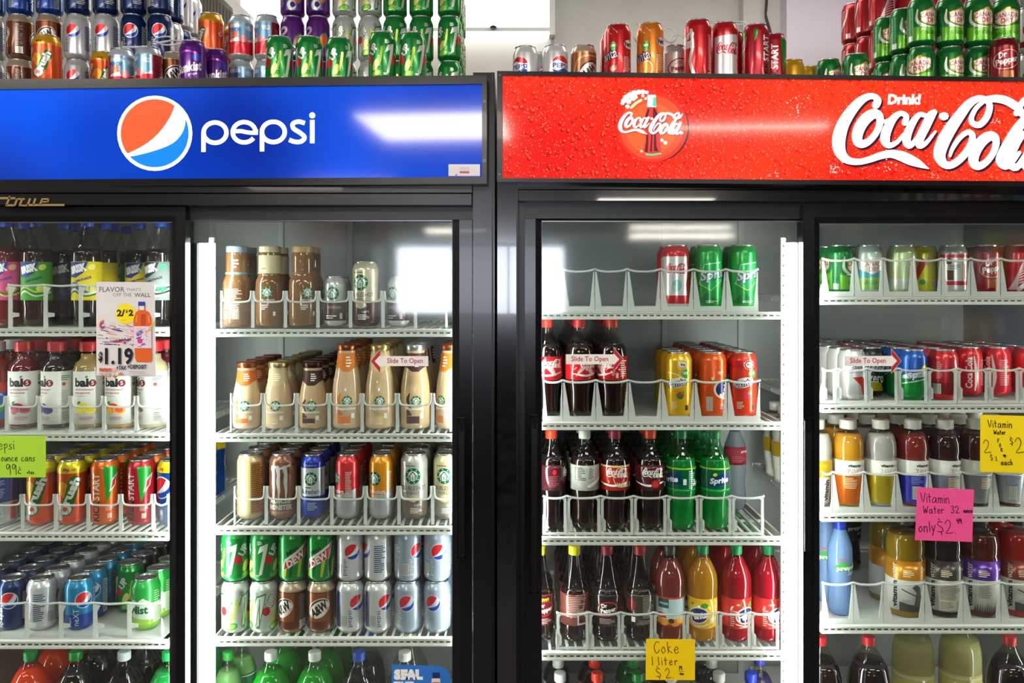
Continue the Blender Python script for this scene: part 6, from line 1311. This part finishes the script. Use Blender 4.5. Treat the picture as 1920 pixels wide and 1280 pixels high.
# ------------------------------------------------------------------ papers and stickers on the glass
def sheet(name, cat, corners, d, col, label, art=None, fin='paper', group=None):
    d0 = d; cc = [(PX(a, d), PZ(b, d)) for a, b in corners]
    cx_, cz_ = sum(c[0] for c in cc)/len(cc), min(c[1] for c in cc)
    m = MB().prism([(x-cx_, z-cz_) for x, z in cc], -.0005, 0, M(col, fin))
    if art:
        A = Art(fin); art(A); A.flat(m, lambda u, v, l: (PX(u, d)-cx_, -.0007-.00012*l, PZ(-v, d)-cz_))
    o = m.build(name, None, (cx_, d, cz_)); tag(o, label, cat, group); return o
INK = '#1c1408'
GF, GB = 1.8272, 1.8572       # glass faces of the front and rear sliding doors
def poster(A):
    c = lambda x, y: (170+x/6.736, -(520+y/6.736)); g = '#77757a'
    def tx(s, x0, y0, x1, y1, col, **k): a, b = c(x0, y1), c(x1, y0); A.text(s, a[0], a[1], b[0], b[1], col, **k)
    tx('FLAVOR', 110, 118, 432, 184, g, bold=.02); tx("THAT'S", 452, 134, 634, 172, g); tx('OFF THE', 285, 196, 520, 242, g); tx('WALL', 552, 194, 760, 248, g, bold=.02)
    q = random.Random(5); C = ['#8a3fa0', '#d8408c', '#e88a2a', '#3a4ab0', '#f0b8d0', '#5a2a8a', '#e8d048', '#e85a6a', '#c8a8e0']
    for i in range(70):
        x, y = q.uniform(90, 520), q.uniform(560, 860); l = q.uniform(40, 190)*(1.1-(860-y)/500); s = .32*(860-y)/300
        e = min(x+l, 560); A.stroke([c(x, y), c(e, y+s*(e-x))], q.uniform(.4, 1.5), C[i % 9], 0, False, keep=True)
    A.layer += 1
    for i in range(26): A.ell(*c(q.uniform(180, 540), q.uniform(760, 860)), q.uniform(.8, 2.4), q.uniform(.8, 2), C[(i*4) % 9], 7); A.layer -= 1
    A.layer += 1
    for r, col in ((60, '#f0c84a'), (46, '#d8408c'), (30, '#4a4ab0')): A.stroke([c(160+r*math.cos(t*.45)*(.4+t*.06), 610+r*1.2*math.sin(t*.45)*(.4+t*.06)) for t in range(12)], 2.2, col, 2, False)
    A.ell(*c(447, 460), 19, 19.5, '#f4de14', 30); tx('2/', 335, 405, 440, 492, '#3a2a12', bold=.05); tx('$', 446, 405, 476, 450, '#3a2a12', bold=.04); tx('2', 484, 405, 545, 486, '#3a2a12', bold=.06); A.lines(*c(395, 545), *c(498, 528), 1, '#d8a81a')
    A.poly([c(*p) for p in ((612, 358), (690, 358), (692, 410), (745, 440), (775, 520), (775, 610), (780, 900), (785, 1020), (770, 1066), (590, 1066), (568, 1020), (562, 900), (545, 610), (548, 520), (575, 440), (612, 410))], '#e0621c')
    A.poly([c(*p) for p in ((640, 460), (700, 460), (705, 605), (640, 605))], '#c8401a'); A.stroke([c(580, 560), c(590, 480)], 2, '#f0a040'); A.stroke([c(745, 570), c(735, 480)], 2, '#f0a040'); A.rect(*c(622, 410), *c(682, 360), '#f0e4dc')
    A.poly([c(608, 305), c(692, 305), c(694, 358), c(606, 358)][::-1], '#2a3cb0'); A.poly([c(*p) for p in ((550, 615), (772, 615), (778, 890), (562, 890))][::-1], '#e4d8ec')
    for i in range(26): x, y = q.uniform(570, 750), q.uniform(630, 880); A.stroke([c(x, y), c(min(x+q.uniform(20, 70), 775), y-q.uniform(-20, 40))], q.uniform(.8, 2.2), C[i % 9], 0, False, keep=True)
    A.layer += 1; A.tilt_text('BRISK', *c(630, 700), 14, 7, 35, '#4a5ab8', bold=.05); A.stroke([c(700, 720), c(818, 560)], 2.4, '#f0b02a'); A.ell(*c(632, 800), 5, 5, '#d83a8a', 12)
    tx('$', 110, 935, 162, 1075, '#14101c', bold=.05); tx('1.19', 190, 885, 545, 1100, '#14101c', bold=.03); tx('+TAX', 335, 1110, 460, 1165, '#14101c', bold=.03); tx('+DEPOSIT', 478, 1098, 718, 1152, '#14101c', bold=.03)
    for i in range(4): A.rect(*c(120+i*55, 1180), *c(162+i*55, 1142), ('#e0562a', '#e0562a', '#e0562a', '#f0b8a0')[i]); A.rect(*c(125+i*55, 1256), *c(165+i*55, 1240), '#e07a5a')
    for i in range(6): A.rect(*c(120+i*52, 1232), *c(155+i*52, 1196), ('#b8c0c8', '#c8bcc0', '#a8b0b8', '#d8c8d8', '#f0d890', '#d8707a')[i])
    A.lines(*c(500, 1196), *c(790, 1172), 1, '#b0acb4'); A.lines(*c(500, 1240), *c(780, 1210), 2, '#c4c0c8')
sheet('price_poster', 'poster', [(181, 704), (292.5, 706), (290, 529), (180.5, 528)], GF, '#dedcdd', 'white price poster with orange bottle picture on the blue cooler', poster)
def note1(A): hand(A, 'Pepsi', -13, -842, 18, INK, 1.3); hand(A, '16 ounce cans', -13, -864, 12.5, INK, 1.3); hand(A, '99\u00a2', 12, -889, 19, INK, 1.3); hand(A, '+tax', 51, -888, 7, INK, 1.1)
sheet('price_note', 'note', [(-32, 895), (86, 894.5), (86, 817.5), (-32, 816)], GF, '#a8d83a', 'lime green handwritten price note for cans on poster door', note1, group='handwritten price notes')
def note2(A):
    hand(A, 'Vitamin', 1852, -801, 14, INK, 1.5, slope=-.02); hand(A, 'Water', 1863, -814, 8, INK, 1.5); hand(A, '2', 1843, -848, 24, INK, 1.3)
    for i, ch in enumerate('FOR'): hand(A, ch, 1870+i*3, -829-i*8.5, 6.5, INK, 1.3)
    hand(A, '$', 1893, -833, 13, INK, 1.4); hand(A, '2', 1902, -848, 28, INK, 1.3); hand(A, '$', 1856, -862, 10, INK, 1.3); hand(A, '1.', 1866, -863, 8, INK, 1.3); hand(A, '99', 1880, -857, 5, INK, 1.3); hand(A, '99', 1921, -822, 7, INK, 1.3); hand(A, 'each', 1876, -871, 10, INK, 1.4)
sheet('price_note', 'note', [(1837.5, 884), (1945, 887), (1945, 780), (1838, 777.5)], GF, '#f6dc0c', 'yellow handwritten note, two for one price, on red cooler', note2, group='handwritten price notes')
PINK = '#4a0f3a'
def note3(A): hand(A, 'Vitamin', 1726, -941, 18, PINK, 1.5, slope=-.04, sp=.12); hand(A, 'Water', 1731, -962, 14, PINK, 1.5, slope=.0); hand(A, '32', 1783, -961, 13, PINK, 1.5); hand(A, 'ounce', 1806, -960.5, 8, PINK, 1.6, sp=.06); hand(A, 'only', 1722, -997, 19, PINK, 1.5, slope=.06); hand(A, '$2.', 1757, -999, 25, PINK, 1.4); hand(A, '49', 1793, -981, 9, PINK, 1.6)
sheet('price_note', 'note', [(1715.5, 1012), (1822.5, 1015.5), (1826, 917.5), (1720, 913)], GF-.001, '#f4569c', 'hot pink handwritten price note on the red cooler', note3, group='handwritten price notes')
def note4(A): hand(A, 'Coke', 1226, -1224, 21, '#5a3a00', 1.5); hand(A, '1 liter', 1221, -1246, 15, '#5a3a00', 1.5, sp=.3); hand(A, '$', 1230, -1270, 20, '#5a3a00', 1.4); hand(A, '2.', 1247, -1270, 18, '#5a3a00', 1.4); hand(A, '19', 1273, -1255, 7, '#5a3a00', 1.6); hand(A, '+tax', 1274, -1264, 4, '#5a3a00', 1.2); A.stroke([(1272, -1257.5), (1283, -1257.5)], .7, '#5a3a00')
sheet('price_note', 'note', [(1210.5, 1274), (1303, 1274.5), (1303, 1198), (1211.5, 1197)], GB, '#f8d40c', 'yellow handwritten one liter price note on lamp door', note4, group='handwritten price notes')
RED = '#b31f2c'
def arrow(x0, x1, yt, yb, dirn, d, label):
    m_ = (yt+yb)/2; h = (yb-yt)/2
    if dirn < 0:
        out = [(x0, m_), (x0+h*2.0, yb+h*1.5), (x0+h*2.0, yb), (x1, yb), (x1, yt), (x0+h*2.0, yt), (x0+h*2.0, yt-h*1.5)]
        ch = [(x0+.6, -m_), (x0+h*2.0, -(yb+h*1.4)), (x0+h*2.0, -(yb+h*.2)), (x0+h*.85, -m_), (x0+h*2.0, -(yt-h*.2)), (x0+h*2.0, -(yt-h*1.4))]; tx = (x0+h*3.4, x1-h*1.1)
    else:
        out = [(x1, m_), (x1-h*2.0, yt-h*1.5), (x1-h*2.0, yt), (x0, yt), (x0, yb), (x1-h*2.0, yb), (x1-h*2.0, yb+h*1.5)]
        ch = [(x1-.6, -m_), (x1-h*2.0, -(yt-h*1.4)), (x1-h*2.0, -(yt-h*.2)), (x1-h*.85, -m_), (x1-h*2.0, -(yb+h*.2)), (x1-h*2.0, -(yb+h*1.4))]; tx = (x0+h*1.1, x1-h*3.1)
    def art(A): A.poly(ch, RED); A.text('Slide To Open', tx[0], -(m_+h*.72), tx[1], -(m_-h*.62), RED, bold=.012)
    sheet('arrow_sticker', 'sticker', out[::-1], d, '#ece9e4', label, art, group='slide to open arrow stickers')
arrow(694.5, 803, 667.5, 686, -1, GB, 'white red-tipped arrow sticker on the blue cooler door')
arrow(1061, 1169, 664, 682.5, 1, GB, 'white red-tipped arrow sticker on the red cooler lamp door')
arrow(1583, 1690, 667, 686, 1, GF, 'white red-tipped arrow sticker on the pink note door')
def seal(A):
    A.text('SEAL', 738.5, -1274, 793, -1254, '#f2f4f8', bold=.09); A.text('THE', 738, -1297, 776, -1277, '#f2f4f8', bold=.09)
    A.rect(811, -1271, 825, -1260, '#1f2c6a'); A.poly([(812.5, -1278), (809, -1279), (810, -1271), (825, -1271), (826, -1279), (822, -1278)], '#e4dcd8'); A.poly([(812, -1278), (822, -1278), (828, -1300), (806, -1300)], '#c8502e')
sheet('promotional_card', 'sticker', [(733, 1320), (845, 1320), (845, 1263), (838, 1255), (826, 1248.5), (735, 1245)], GB, '#2f74cc', 'blue cut-corner promotional card low on the glass door', seal)
print('placed', COUNT, 'objects', len(bpy.data.objects))
